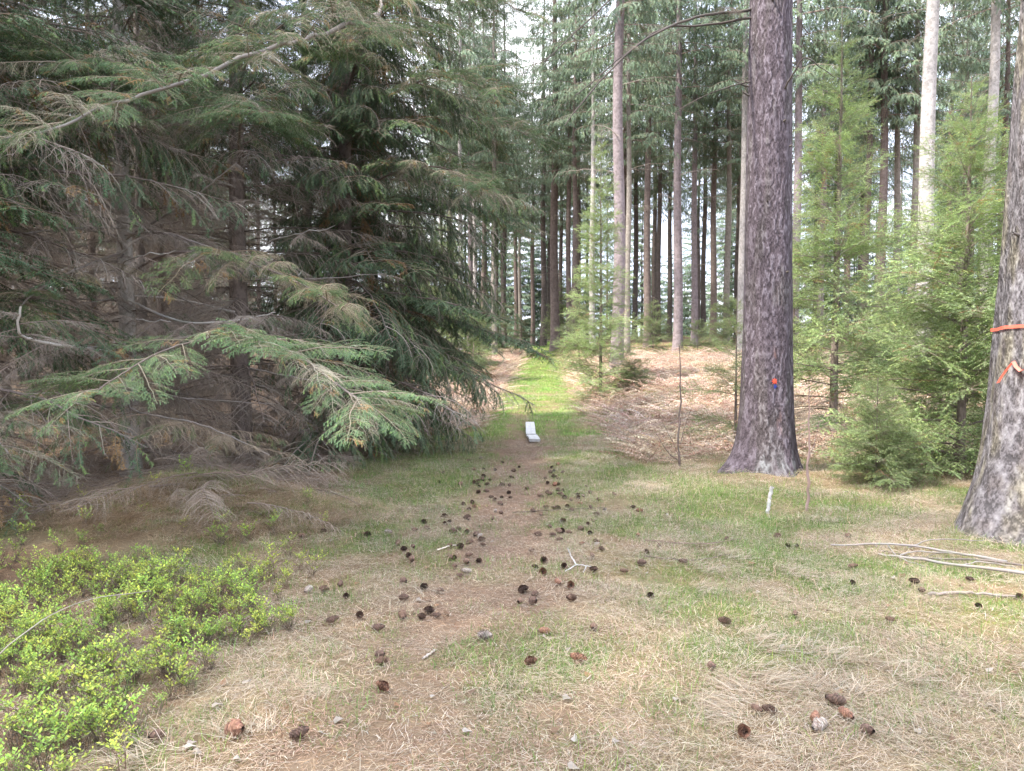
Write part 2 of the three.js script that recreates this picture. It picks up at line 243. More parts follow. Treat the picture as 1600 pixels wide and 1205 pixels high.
// bilberry undergrowth
{
  const r = rng(31), geos = [];
  for (let k = 0; k < 6; k++) {
    const b = new MB();
    for (let s = 0; s < 5; s++) {
      const a = r() * 6.283, lean = 0.15 + r() * 0.45, H = 0.06 + r() * 0.15, top = [Math.cos(a) * lean * H, H, Math.sin(a) * lean * H], mid = [top[0] * 0.4 + (r() - 0.5) * 0.02, H * 0.5, top[2] * 0.4 + (r() - 0.5) * 0.02];
      b.tube([[(r() - 0.5) * 0.05, -0.02, (r() - 0.5) * 0.05], mid, top], 0.0022, 0.001, 3, vary([0.16, 0.11, 0.07], r, 0.3));
      for (let w = 0; w < 4; w++) {
        const t = 0.62 + 0.38 * r(), bp = [mix(mid[0], top[0], t), mix(mid[1], top[1], t), mix(mid[2], top[2], t)], ta = r() * 6.283, tl = 0.02 + r() * 0.05, tp = [bp[0] + Math.cos(ta) * tl, bp[1] + tl * (0.5 + r() * 0.8), bp[2] + Math.sin(ta) * tl];
        b.tube([bp, tp], 0.0012, 0.0008, 3, [0.14, 0.17, 0.05]);
        for (let l = 0; l < 5; l++) {
          const u = 0.3 + 0.7 * l / 4, p = [mix(bp[0], tp[0], u), mix(bp[1], tp[1], u), mix(bp[2], tp[2], u)], la = ta + (l % 2 ? 1 : -1) * (0.6 + r() * 0.9), e = 0.2 + r() * 0.9, L = 0.014 + r() * 0.014, wd = L * 0.29;
          const dx = Math.cos(la) * Math.cos(e), dy = Math.sin(e), dz = Math.sin(la) * Math.cos(e), sx = -Math.sin(la), sz = Math.cos(la), c = vary(r() < 0.35 ? [0.46, 0.52, 0.085] : [0.28, 0.39, 0.068], r, 0.3);
          const m = [p[0] + dx * L * 0.5, p[1] + dy * L * 0.5 - 0.002, p[2] + dz * L * 0.5], q = [p[0] + dx * L, p[1] + dy * L, p[2] + dz * L];
          b.quad(p, [m[0] + sx * wd, m[1] + 0.003, m[2] + sz * wd], q, [m[0] - sx * wd, m[1] + 0.003, m[2] - sz * wd], c);
        }
      }
    }
    for (let s = 0; s < 9; s++) { const a = r() * 6.283, q = 0.03 + r() * 0.09, H = 0.06 + r() * 0.12; b.tube([[(r() - 0.5) * 0.1, -0.01, (r() - 0.5) * 0.1], [Math.cos(a) * q * 0.6, H * 0.7, Math.sin(a) * q * 0.6], [Math.cos(a + 0.5) * q, H, Math.sin(a + 0.5) * q]], 0.0018, 0.0009, 3, vary([0.15, 0.10, 0.07], r, 0.3)); }
    geos.push(b.geo());
  }
  const P = [], step = 0.066;
  for (let d = 2.3; d < 7.9; d += step) for (let x = -6; x < -0.9; x += step) {
    const X = x + (r() - 0.5) * 0.1, D = d + (r() - 0.5) * 0.1; if (-X > D * 0.78 + 0.6) continue;
    const q = zone(X, D); let p = q.bil * (0.13 + 0.46 * ss(0.42, 0.58, fbm(X * 4.6, D * 4.2, 66, 3)));
    if (D > 5.4) p = Math.max(p * 0.8, 0.07 * ss(7.9, 6, D) * ss(-1.5, -2.2, X) * ss(0.42, 0.6, q.n2));
    if (r() < p) { const k = 0.75 + r() * 0.5; P.push({ x: X, y: hgt(X, -D), z: -D, r: r() * 6.283, s: 0.42 + r() * 0.5, tx: (r() - 0.5) * 0.4, tz: (r() - 0.5) * 0.3, c: [k * (0.85 + r() * 0.35), k, k] }); }
  }
  scatter('bilberry_shrubs', geos, M.berry, P, scene, r).forEach(o => { o.name = numbered('bilberry_shrubs'); tag(o, 'low bright green bilberry undergrowth beside the path', 'undergrowth', null, 'stuff'); });
}
// dead bracken and rust coloured bent stalks
{
  const r = rng(41), geos = [];
  for (let k = 0; k < 5; k++) {
    const b = new MB();
    for (let s = 0; s < 9; s++) {
      const a = r() * 6.283, L = 0.35 + r() * 0.5, rise = 0.3 + r() * 0.9, x0 = (r() - 0.5) * 0.4, z0 = (r() - 0.5) * 0.4, pts = []; const c = vary([[0.42, 0.29, 0.22], [0.50, 0.40, 0.31], [0.32, 0.20, 0.15], [0.54, 0.46, 0.37]][Math.floor(r() * 4)], r, 0.2);
      for (let t = 0; t <= 4; t++) { const u = t / 4, an = rise - 1.3 * u; pts.push([x0 + Math.cos(a) * L * u * Math.cos(an * 0.6), Math.max(0.01, L * u * Math.sin(rise) * (1 - 0.55 * u)), z0 + Math.sin(a) * L * u * Math.cos(an * 0.6)]); }
      b.tube(pts, 0.004, 0.0015, 3, c);
      for (let f = 0; f < 16; f++) { const u = 0.25 + 0.75 * f / 16, i = Math.min(3, Math.floor(u * 4)), p = pts[i].map((q, m) => mix(q, pts[i + 1][m], u * 4 - i)), sd = f % 2 ? 1 : -1; blade(b, p[0], p[1], p[2], a + sd * (0.9 + r() * 0.4), (0.05 + r() * 0.12) * (1.15 - u), 0.012 + r() * 0.012, -0.2 + (r() - 0.5) * 0.9, 0.5, vary(c, r, 0.25), r); }
    }
    for (let i = 0; i < 30; i++) blade(b, (r() - 0.5) * 0.5, 0, (r() - 0.5) * 0.5, r() * 6.283, 0.2 + r() * 0.35, 0.004, 0.5 + r() * 0.9, 0.6 + r(), vary(STRAW[Math.floor(r() * 3)], r, 0.2), r);
    geos.push(b.geo());
  }
  const P = []; for (let d = 10.3; d < 46; d += 0.3) for (let x = -6; x < 14; x += 0.3) { const X = x + (r() - 0.5) * 0.4, D = d + (r() - 0.5) * 0.4, q = zone(X, D); if (r() < q.fern * 0.9) { const k = 0.85 + r() * 0.35; P.push({ x: X, y: hgt(X, -D), z: -D, r: r() * 6.283, s: 0.6 + r() * 0.7, sy: 0.75 + r() * 0.5, c: [k, k * (0.92 + r() * 0.14), k * (0.88 + r() * 0.2)] }); } }
  scatter('dead_bracken', geos, M.blade, P, scene, r).forEach(o => { o.name = numbered('dead_bracken'); tag(o, 'flattened rusty dead bracken and bleached stalks beyond the thick trunk', 'bracken', null, 'stuff'); });
}

// ---------- conifer branches ----------
// A branch grows along +x from the origin: woody axis, side shoots in two rows, finer shoots on those, needles on the living ones.
function branchGeo(seed, o) {
  const r = rng(seed), b = new MB(), L = o.len, axis = [], wig = (r() - 0.5) * 0.25, N = 9;
  for (let k = 0; k <= N; k++) { const t = k / N; axis.push([L * t * (1 - 0.06 * t), o.lift * L * t - o.droop * L * t * t + (r() - 0.5) * 0.012 * L, wig * L * t * t * 0.6 + (r() - 0.5) * 0.02 * L]); }
  b.tube(axis, o.r0, o.r0 * 0.2, 5, vary(o.bark, r, 0.15));
  const on = t => { const f = clamp(t) * N, i = Math.min(N - 1, Math.floor(f)); return axis[i].map((q, m) => mix(q, axis[i + 1][m], f - i)); };
  const needles = (p, q, per, col) => {                    // needles round the shoot from p to q
    const dx = q[0] - p[0], dy = q[1] - p[1], dz = q[2] - p[2], l = Math.hypot(dx, dy, dz) || 1e-6, ux = dx / l, uy = dy / l, uz = dz / l;
    let sx = uz, sz = -ux; const sl = Math.hypot(sx, sz) || 1; sx /= sl; sz /= sl; const tx = -sz * uy, ty = sz * ux - sx * uz, tz = sx * uy; // side and up
    for (let k = 0, n = Math.max(2, Math.round(per * l)); k < n; k++) {
      const t = (k + r()) / n, side = r() < 0.5 ? -1 : 1, an = (r() * 1.5 - 0.35), cs = Math.cos(an) * side, sn = Math.sin(an), fw = 0.45 + r() * 0.5, nl = o.needle * (0.75 + r() * 0.5);
      const ex = sx * cs + tx * sn + ux * fw, ey = ty * sn + uy * fw, ez = sz * cs + tz * sn + uz * fw, el = Math.hypot(ex, ey, ez), bx = p[0] + dx * t, by = p[1] + dy * t, bz = p[2] + dz * t, w = o.width * 0.5;
      b.tri([bx - ux * w, by - uy * w, bz - uz * w], [bx + ux * w, by + uy * w, bz + uz * w], [bx + ex / el * nl, by + ey / el * nl, bz + ez / el * nl], vary(col, r, 0.22));
    }
  };
  const shoot = (p, az, pitch, len, segs, sag, curl) => { const pts = [p]; let a = az, e = pitch; for (let k = 0; k < segs; k++) { const q = pts[pts.length - 1], s = len / segs; pts.push([q[0] + Math.cos(a) * Math.cos(e) * s, q[1] + Math.sin(e) * s, q[2] + Math.sin(a) * Math.cos(e) * s]); e -= sag / segs; a += curl / segs + (r() - 0.5) * 0.12; } return pts; };
  for (let k = 0; k < o.sides; k++) {
    const t = 0.06 + 0.92 * (k + r() * 0.8) / o.sides, sd = k % 2 ? 1 : -1, p = on(t), len = o.side * Math.pow(Math.sin(Math.PI * clamp(0.16 + 0.74 * t)), 0.8) * (0.55 + 0.75 * r()) * (1 - 0.35 * t);
    const live = r() >= o.dead * (1.25 - 0.5 * t), az = sd * (0.75 + r() * 0.45), pts = shoot(p, az, 0.1 - o.hang * 0.35 + (r() - 0.5) * (o.bushy ?? 0.35) + (o.bushy ? 0.2 : 0), len, 4, o.hang * (0.7 + 0.6 * r()), -sd * 0.3);
    b.tube(pts, o.r0 * 0.28, o.r0 * 0.1, 3, vary(live ? o.twig : o.deadTwig, r, 0.25));
    const col = vary(r() < o.brown ? [0.20, 0.115, 0.05] : o.green, r, 0.28), per = live ? o.per : 0;
    const n = Math.round(len / o.gap), start = live ? 0.2 : 0.1;
    if (per) for (let s = 1; s < 4; s++) needles(pts[s], pts[s + 1], per, col);
    for (let m = 0; m < n; m++) {
      const u = start + (1 - start) * (m + r()) / n, f = u * 4, i = Math.min(3, Math.floor(f)), q = pts[i].map((w, z) => mix(w, pts[i + 1][z], f - i)), s2 = m % 2 ? 1 : -1, l2 = o.fine * (0.5 + 0.8 * r()) * (1.15 - 0.6 * u);
      const sub = shoot(q, az + s2 * (0.6 + r() * 0.5), -o.hang * (0.5 + r() * 0.6) + (r() - 0.5) * 0.4, l2, 2, o.hang * 0.7, 0);
      if (!o.bare || !live) b.tube(sub, o.r0 * 0.1, o.r0 * 0.05, 3, vary(live ? o.twig : o.deadTwig, r, 0.3));
      if (per) { const c2 = r() < 0.12 ? vary(o.tip, r, 0.2) : vary(col, r, 0.15); needles(sub[0], sub[1], per, c2); needles(sub[1], sub[2], per * 1.15, c2); }
    }
  }
  if (o.dead < 0.9) for (let s = 5; s < N; s++) needles(axis[s], axis[s + 1], o.per * 1.2, o.green);
  return b.geo();
}
const BARK = [0.17, 0.135, 0.115], TWIG = [0.16, 0.125, 0.09], DEAD = [0.27, 0.225, 0.185];
const near = { len: 1.8, r0: 0.013, sides: 36, side: 0.62, gap: 0.045, fine: 0.14, per: 300, needle: 0.020, width: 0.0050, droop: 0.22, lift: 0.1, hang: 0.5, dead: 0.08, brown: 0.05, green: [0.068, 0.112, 0.058], tip: [0.13, 0.20, 0.07], bark: BARK, twig: TWIG, deadTwig: DEAD };
const live = [1, 2, 3, 4].map(k => branchGeo(200 + k, near));
const weeping = [1, 2, 3].map(k => branchGeo(230 + k, { ...near, hang: 1.15, side: 0.68, fine: 0.17, droop: 0.3, dead: 0.22, brown: 0.12, green: [0.066, 0.102, 0.056] }));
const half = [1, 2, 3].map(k => branchGeo(260 + k, { ...near, dead: 0.7, brown: 0.35, sides: 32, hang: 0.9 }));
const bare = [1, 2, 3].map(k => branchGeo(290 + k, { ...near, dead: 1.2, sides: 34, gap: 0.058, fine: 0.19, hang: 0.8, side: 0.66 }));
const fresh = [1, 2, 3, 4].map(k => branchGeo(320 + k, { ...near, len: 1.2, r0: 0.009, sides: 40, side: 0.5, fine: 0.13, hang: 0.3, bushy: 1.5, droop: 0.16, lift: 0.14, dead: 0.03, brown: 0.02, per: 240, needle: 0.019, width: 0.0056, green: [0.165, 0.225, 0.085], tip: [0.27, 0.33, 0.11] }));
const farB = { ...near, len: 3.4, r0: 0.03, sides: 22, side: 1.15, gap: 0.17, fine: 0.34, per: 105, needle: 0.064, width: 0.017, hang: 1.0, bare: true, dead: 0.06, brown: 0.015, green: [0.13, 0.178, 0.118], tip: [0.19, 0.235, 0.13] };
const far = [1, 2, 3, 4].map(k => branchGeo(350 + k, farB));
const edgeB = [1, 2].map(k => branchGeo(370 + k, { ...farB, per: 34, needle: 0.17, width: 0.075, sides: 20, gap: 0.2 }));
const farBare = [1, 2].map(k => branchGeo(380 + k, { ...farB, len: 2.2, r0: 0.014, dead: 1.2, sides: 12, side: 0.6, hang: 1.2, deadTwig: [0.26, 0.22, 0.18], bark: [0.24, 0.20, 0.17] }));

// ---------- bark ----------
function barkMaps(seed, W, H, cells, rows, dark, mid, light, ridge, rough) { // one tile goes round the trunk once; ridges run up and down
  const height = (u, v) => {
    const wx = (vnoise(u * cells * 0.5, v * rows * 2, seed + 3, cells * 0.5, rows * 2) - 0.5) * 0.9, a = vnoise(u * cells + wx, v * rows, seed, cells, rows), b = vnoise(u * cells * 2 + wx * 2, v * rows * 3, seed + 9, cells * 2, rows * 3), f = vnoise(u * cells * 5, v * rows * 12, seed + 5, cells * 5, rows * 12);
    const line = 1 - ss(0.0, 0.10, Math.abs(a * 0.85 + b * 0.15 - 0.5)), fine = vnoise(u * cells * 12, v * rows * 40, seed + 6, cells * 12, rows * 40);
    return [line, a, b, f, fine];
  };
  if (rough) {                                            // flaky bark: upright scales, pale on their weathered faces, dark in the furrows
    const flake = (u, v) => { const w = (vnoise(u * cells / 2, v * rows, seed + 1, cells / 2, rows) - 0.5) * 1.6, a = vnoise(u * cells * 1.6 + w, v * rows, seed + 2, cells * 1.6, rows), b = vnoise(u * cells * 3.2 - w, v * rows * 2.5, seed + 3, cells * 3.2, rows * 2.5), c = vnoise(u * cells * 8, v * rows * 6, seed + 4, cells * 8, rows * 6), big = vnoise(u * 7, v * 5, seed + 5, 7, 5); return [a, b, c, big]; };
    const map = dtex(W, H, (u, v) => { const [a, b, c, big] = flake(u, v), h = a * 0.5 + b * 0.35 + c * 0.15; let k = mix3(dark, mid, ss(0.25, 0.55, h + (c - 0.5) * 0.25)); return mix3(k, light, ss(0.55, 0.74, a * 0.62 + b * 0.38) * ridge * (0.35 + 0.9 * big) * (0.6 + 0.7 * c)); }, true);
    const bumpMap = dtex(W, H, (u, v) => { const [a, b, c] = flake(u, v), h = a * 0.55 + b * 0.3 + c * 0.15; return [h, h, h]; }, false);
    return { map, bumpMap };
  }
  const color = dtex(W, H, (u, v) => { const [l, a, b, f, g] = height(u, v); let c = mix3(dark, mid, clamp(0.25 + 0.6 * f + 0.3 * (b - 0.5) + 0.35 * (g - 0.5))); c = mix3(c, light, clamp(l * ridge * (0.35 + 0.9 * f) * (0.4 + 1.1 * vnoise(u * 6, v * 5, seed + 44, 6, 5)))); return c; }, true);
  const bump = dtex(W, H, (u, v) => { const [l, a, b, f, g] = height(u, v), h = 0.2 + 0.38 * l + 0.28 * f + 0.14 * g; return [h, h, h]; }, false);
  return { map: color, bumpMap: bump };
}
const bkThick = barkMaps(11, 1024, 2048, 50, 30, [0.046, 0.036, 0.040], [0.088, 0.069, 0.078], [0.19, 0.162, 0.182], 0.65, true);
const bkGrey = barkMaps(17, 1024, 1024, 60, 30, [0.075, 0.066, 0.064], [0.165, 0.148, 0.146], [0.28, 0.262, 0.255], 0.75, true);
const bkFar = barkMaps(23, 256, 512, 10, 18, [0.64, 0.63, 0.62], [0.88, 0.87, 0.87], [1, 1, 1], 0.7, true);
const barkMat = (b, tint, s) => new THREE.MeshPhysicalMaterial({ ...b, bumpScale: s, roughness: 0.95, specularIntensity: 0.25, color: new THREE.Color().setRGB(...tint), vertexColors: true });
M.thick = barkMat(bkThick, [1, 1, 1], 0.02); M.grey = barkMat(bkGrey, [0.86, 0.85, 0.86], 0.025);
const farBark = [[0.22, 0.18, 0.18], [0.16, 0.125, 0.11], [0.37, 0.34, 0.32], [0.11, 0.092, 0.082], [0.24, 0.21, 0.18]].map(t => barkMat(bkFar, t, 0.012));
const youngBark = [[0.30, 0.26, 0.23], [0.18, 0.145, 0.125]].map(t => barkMat(bkFar, t, 0.008));

// trunk standing on y = 0 (its foot goes below); path(y) gives the lean, rad(y, angle) the radius
function trunkGeo(y0, y1, rings, sides, path, rad, tile, tint) {
  const pos = [], uv = [], col = [], idx = [];
  for (let j = 0; j <= rings; j++) { const q = j / rings, y = y0 + (y1 - y0) * Math.pow(q, 1.35), [cx, cz] = path(y);
    for (let i = 0; i <= sides; i++) { const a = i / sides * Math.PI * 2, R = rad(y, i === sides ? 0 : a); pos.push(cx + Math.cos(a) * R, y, cz + Math.sin(a) * R); uv.push(i / sides, y / tile); const c = tint ? tint(y, i === sides ? 0 : a) : [1, 1, 1]; col.push(...c); } }
  for (let j = 0; j < rings; j++) for (let i = 0; i < sides; i++) { const a = j * (sides + 1) + i, b = a + 1, c = a + sides + 2, d = a + sides + 1; idx.push(a, d, c, a, c, b); }
  const g = new THREE.BufferGeometry(); g.setAttribute('position', new THREE.Float32BufferAttribute(pos, 3)); g.setAttribute('uv', new THREE.Float32BufferAttribute(uv, 2)); g.setAttribute('color', new THREE.Float32BufferAttribute(col, 3)); g.setIndex(idx); g.computeVertexNormals();
  const n = g.attributes.normal; for (let j = 0; j <= rings; j++) { const a = j * (sides + 1), b = a + sides; const x = n.getX(a) + n.getX(b), y = n.getY(a) + n.getY(b), z = n.getZ(a) + n.getZ(b), l = Math.hypot(x, y, z) || 1; n.setXYZ(a, x / l, y / l, z / l); n.setXYZ(b, x / l, y / l, z / l); }
  return g;
}
const UPv = V(0, 1, 0);
function branchMatrix(x, y, z, az, pitch, roll, s, sy = 1) { const q = new THREE.Quaternion().setFromAxisAngle(UPv, -az).multiply(new THREE.Quaternion().setFromAxisAngle(V(0, 0, 1), pitch)).multiply(new THREE.Quaternion().setFromAxisAngle(V(1, 0, 0), roll)); return new THREE.Matrix4().compose(V(x, y, z), q, V(s, s * sy, s)); }

// A conifer with a straight stem and whorls of branches. pick(y, az) returns [set of branch shapes, length they are drawn at, wanted length, pitch] or null.
function conifer(name, x, z, o) {
  const r = rng(o.seed), g = thing(name, x, hgt(x, z) - 0.03, z), h = o.h, lean = o.lean || [0, 0], R = y => Math.max(0.006, o.r * Math.pow(clamp(1 - y / h), 0.8) * (1 + 0.35 * Math.exp(-y / (o.r * 2.2))));
  const bend = y => [lean[0] * y + Math.sin(y * 0.7 + o.seed) * o.r * 0.18, lean[1] * y + Math.cos(y * 0.6 + o.seed) * o.r * 0.18];
  part('trunk', trunkGeo(-0.25, h, Math.round(h * 4), o.sides || 12, bend, y => R(Math.max(0, y)), o.tile || 1.2), o.bark, g);
  const byName = {};
  for (let y = o.from; y < h - 0.15; y += o.gap * (0.75 + 0.5 * r())) {
    const n = o.per[0] + Math.floor(r() * (o.per[1] - o.per[0] + 1)), a0 = r() * 6.283;
    for (let k = 0; k < n; k++) {
      const az = a0 + k / n * 6.283 + (r() - 0.5) * 0.7, yy = y + (r() - 0.5) * o.gap * 0.7, w = o.pick(yy, az, r); if (!w) continue;
      const [set, drawn, want, pitch, tone, part_] = w, [bx, bz] = bend(yy), kk = (tone ?? 1) * (0.85 + r() * 0.3);
      (byName[part_ || 'crown'] ??= new Map()).set(set, [...((byName[part_ || 'crown'].get(set)) || []), { m: branchMatrix(bx, yy, bz, az, pitch + (r() - 0.5) * 0.2, (r() - 0.5) * 0.6, want * (0.8 + 0.4 * r()) / drawn, 0.8 + r() * 0.4), c: [kk, kk, kk] }]);
    }
  }
  for (const [nm, sets] of Object.entries(byName)) for (const [set, list] of sets) scatter(nm, set, set === fresh ? M.fresh : M.leaf, list, g, r);
  return g;
}

// ---------- dense young stand on the left of the path ----------
const angTo = (a, b) => Math.abs(Math.atan2(Math.sin(a - b), Math.cos(a - b)));
// open: direction (about +y, from +x towards +z) on which the light reaches and branches stay green low down
function standTree(x, d, o) {
  const h = o.h ?? 13;
  return conifer('plantation_conifer', x, -d, {
    seed: o.seed, h, r: o.r ?? 0.11, from: o.from ?? 0.5, gap: o.gap ?? 0.34, per: [4, 6], bark: o.bark ?? youngBark[o.seed % 2], lean: o.lean, pick: (y, az, r) => {
      const Lm = (o.reach ?? 2.1) * (o.west ? mix(o.west, 1, ss(0.9, 1.9, angTo(az, Math.PI))) : 1) * Math.pow(clamp((h - y) / (h - 2.5)), 0.75), facing = 1 - ss(0.7, 1.5, angTo(az, o.open ?? 0.6)), greenFrom = mix(o.shadeGreen ?? 4.2, o.sunGreen ?? 1.2, facing);
      if (o.lowCut && y < 1.3 && angTo(az, -0.2) < 1.1) return r() < 0.8 ? [weeping, 1.8, Lm * o.lowCut, -0.05, 1] : null;
      const pitch = y > h * 0.55 ? 0.35 : y > 3 ? 0.02 : -0.12;
      if (y > greenFrom + 1.3) return [r() < (o.weep ?? 0.3) ? weeping : live, 1.8, Lm, pitch, 1];
      if (y > greenFrom) return [r() < 0.6 ? half : weeping, 1.8, Lm, pitch, 1];
      return r() < (o.deadShare ?? 0.75) ? [bare, 1.8, Lm * 0.9, pitch, 0.95, 'dead_branch'] : null;
    } });
}
const paleBark = barkMat(bkFar, [0.42, 0.39, 0.35], 0.008);
const L = (o, label, group) => tag(o, label, 'tree', group);
const big = standTree(-2.75, 12.2, { seed: 3, h: 15, r: 0.14, reach: 3.1, west: 0.5, lowCut: 0.62, from: 0.35, gap: 0.24, open: 0.9, sunGreen: 0.15, shadeGreen: 1.0, weep: 0.8 });
L(big, 'dense dark spruce with weeping branches down to the ground beside the footpath');
const slim = standTree(-5.05, 9.6, { seed: 8, h: 12.5, r: 0.115, reach: 1.9, open: 1.5, sunGreen: 4.8, shadeGreen: 5, bark: paleBark });
L(slim, 'slim plantation tree with bare grey lower trunk and dead side branches, frontmost in the thicket');
L(standTree(-3.5, 14.7, { seed: 12, h: 15, r: 0.14, reach: 2.7, west: 0.5, open: 0.2, gap: 0.28, sunGreen: 0.9, shadeGreen: 2, weep: 0.5 }), 'dark conifer directly behind the weeping spruce, its boughs overhanging the path');
L(standTree(-3.95, 10.7, { seed: 15, h: 13.5, r: 0.12, reach: 2.2, open: 1.2, sunGreen: 4.2, shadeGreen: 5 }), 'dark trunked conifer in the thicket between the slim grey trunk and the weeping spruce');
L(standTree(-6.7, 7.3, { seed: 18, h: 12, r: 0.11, reach: 2.9, open: 0.7, sunGreen: 0.7, shadeGreen: 3, weep: 0.2 }), 'blue green conifer reaching its boughs in from the left picture edge');
L(standTree(-5.6, 7.4, { seed: 22, h: 12, r: 0.10, reach: 3.0, from: 2.9, open: 0.8, sunGreen: 3.1, shadeGreen: 4.0, weep: 0.3 }), 'conifer at the left picture edge with green boughs high over the mound');
[[-6.05, 12.0], [-4.75, 12.6], [-7.5, 10.2], [-5.4, 14.6], [-3.9, 14.0], [-6.9, 14.4], [-8.6, 12.3], [-8.9, 15.6], [-7.6, 16.6], [-8.6, 18.4], [-10.2, 13.6], [-10.5, 17.5], [-9.2, 9.4], [-11.8, 15.2], [-9.6, 20.6], [-12.6, 19.2], [-11.4, 22.6], [-14.2, 21.4], [-9.8, 23.6], [-13.2, 24.8], [-11.0, 26.5], [-15.8, 25.6], [-14.0, 17.2], [-12.4, 29], [-16.2, 29.5], [-10.4, 30.2], [-18.5, 27]].forEach(([x, d], k) => {
  const o = standTree(x, d, { seed: 40 + k, h: 12.5 + (k * 37 % 10) / 4, r: 0.085 + (k * 53 % 10) / 200, reach: 1.9, gap: 0.40, deadShare: 0.9, open: 5, sunGreen: 4.6, shadeGreen: 4.6 });
  const own = ['dark trunk standing close behind the slim grey trunk in the thicket', 'second dark trunk behind the slim grey one, nearer the weeping spruce'][k];
  L(o, own ?? 'thin shaded trunk with bare dead twigs inside the dark thicket', own ? null : 'trees inside the dark thicket');
});
// single limbs that stand out, modelled along their run
function limbPart(tree, pts, r0, r1, col, o) {
  const b = new MB(), p = new THREE.CatmullRomCurve3(pts.map(q => V(q[0] - tree.position.x, q[1] - tree.position.y, q[2] - tree.position.z))), n = o.n ?? 26, r = rng(o.seed), wob = o.wob ?? 0.012;
  const line = p.getPoints(n).map((q, k) => [q.x + (r() - 0.5) * wob, q.y + (r() - 0.5) * wob, q.z + (r() - 0.5) * wob]);
  b.tube(line, r0, r1, 7, () => vary(col, r, 0.18));
  const m = part('limb', b.geo(), M.wood, tree), list = new Map();
  const [t0, t1] = o.span ?? [0.15, 1];
  for (let k = 0; k < (o.shoots ?? 0); k++) { const t = t0 + (t1 - t0) * (k + r()) / o.shoots, q = p.getPoint(t), tg = p.getTangent(t), az0 = Math.atan2(tg.z, tg.x), sd = k % 2 ? 1 : -1, set = o.sets[Math.floor(r() * o.sets.length)], s = (o.size ?? 0.6) * (0.6 + 0.7 * r()) * (1.1 - 0.5 * t) / 1.8; list.set(set, [...(list.get(set) || []), { m: branchMatrix(q.x, q.y, q.z, az0 + sd * (0.4 + r() * 0.8), -0.15 + (r() - 0.5) * 0.6, (r() - 0.5) * 0.8, s), c: (kk => (o.tone ?? [1, 1, 1]).map(c => c * kk))(0.85 + 0.3 * r()) }]); }
  if (o.tip) { const q = p.getPoint(0.93), tg = p.getTangent(1); list.set(live, [...(list.get(live) || []), { m: branchMatrix(q.x, q.y, q.z, Math.atan2(tg.z, tg.x), Math.asin(clamp(tg.y, -1, 1)), 0, o.tip / 1.8), c: o.tone ?? [1, 1, 1] }]); }
  for (const [set, l] of list) scatter('foliage', set, M.leaf, l, m, r);
}
const GREYB = [0.26, 0.225, 0.195], PALE = [0.40, 0.37, 0.33], BRN = [0.19, 0.15, 0.125], BR = [1.7, 1.75, 1.5];
limbPart(big, [[-2.6, 7.6, -11.9], [-1.9, 6.9, -10.5], [-1.6, 5.71, -9], [-1.79, 5.11, -8], [-2.04, 4.62, -7.2], [-2.16, 4.39, -6.8], [-2.55, 4.0, -6.3], [-2.95, 3.61, -5.8], [-3.17, 3.32, -5.4], [-3.46, 3.05, -5.0]], 0.032, 0.008, [0.20, 0.172, 0.148], { seed: 1, n: 34, wob: 0.075, shoots: 36, sets: [live, live, half], size: 0.9, span: [0.4, 1], tone: [1.35, 1.4, 1.2], tip: 0.7 });
limbPart(slim, [[-5.0, 1.6, -9.6], [-4.3, 1.66, -8.2], [-3.61, 1.72, -7.5], [-2.48, 1.79, -6.6], [-1.73, 1.57, -6.0], [-1.28, 1.32, -5.6], [-1.05, 1.2, -5.45]], 0.022, 0.006, BRN, { seed: 2, shoots: 30, sets: [live, live, half], size: 1.0, span: [0.45, 1], tone: BR, tip: 0.6 });
limbPart(slim, [[-2.75, 1.78, -6.85], [-2.98, 1.62, -6.2], [-3.15, 1.41, -5.8], [-3.23, 1.26, -5.5]], 0.009, 0.004, BRN, { seed: 3, shoots: 14, sets: [live], size: 0.8, span: [0.05, 1], tone: BR, tip: 0.5 });
limbPart(slim, [[-5.0, 1.59, -9.5], [-4.39, 1.66, -7.5], [-4.06, 1.72, -6.2], [-4.04, 1.77, -6.0], [-3.96, 1.98, -5.9]], 0.018, 0.008, PALE, { seed: 4, shoots: 10, sets: [bare], size: 0.8 });
limbPart(slim, [[-5.0, 3.25, -9.55], [-5.14, 2.93, -8], [-4.87, 2.7, -7]], 0.018, 0.006, GREYB, { seed: 5, shoots: 10, sets: [bare, half], size: 0.8 });
limbPart(slim, [[-5.0, 3.1, -9.55], [-3.73, 3.41, -8.6], [-3.05, 3.72, -8.2]], 0.016, 0.006, GREYB, { seed: 6, shoots: 8, sets: [bare], size: 0.7 });
limbPart(slim, [[-5.0, 3.15, -9.55], [-4.03, 3.01, -8.6], [-3.28, 2.76, -8.2], [-2.6, 2.6, -7.8]], 0.016, 0.005, GREYB, { seed: 7, shoots: 12, sets: [bare, half], size: 0.9 });
limbPart(slim, [[-5.0, 2.3, -9.55], [-3.56, 1.95, -8.0], [-2.71, 1.95, -7.4], [-2.26, 2.0, -7]], 0.015, 0.005, PALE, { seed: 9, shoots: 12, sets: [bare, half], size: 0.9 });
limbPart(slim, [[-5.0, 2.95, -9.55], [-4.88, 2.46, -8.0], [-4.77, 2.12, -7.2], [-4.77, 1.93, -7]], 0.015, 0.006, GREYB, { seed: 10, shoots: 14, sets: [bare, half, live], size: 0.9, tone: [1.3, 1.35, 1.1] });
limbPart(slim, [[-5.0, 2.6, -9.5], [-3.9, 2.75, -8.4], [-2.9, 2.6, -7.7], [-2.0, 2.25, -7.2], [-1.6, 2.0, -7.0]], 0.018, 0.005, BRN, { seed: 11, shoots: 26, sets: [half, half, live], size: 1.1, span: [0.3, 1], tone: [1.4, 1.35, 1.1], tip: 0.5 });
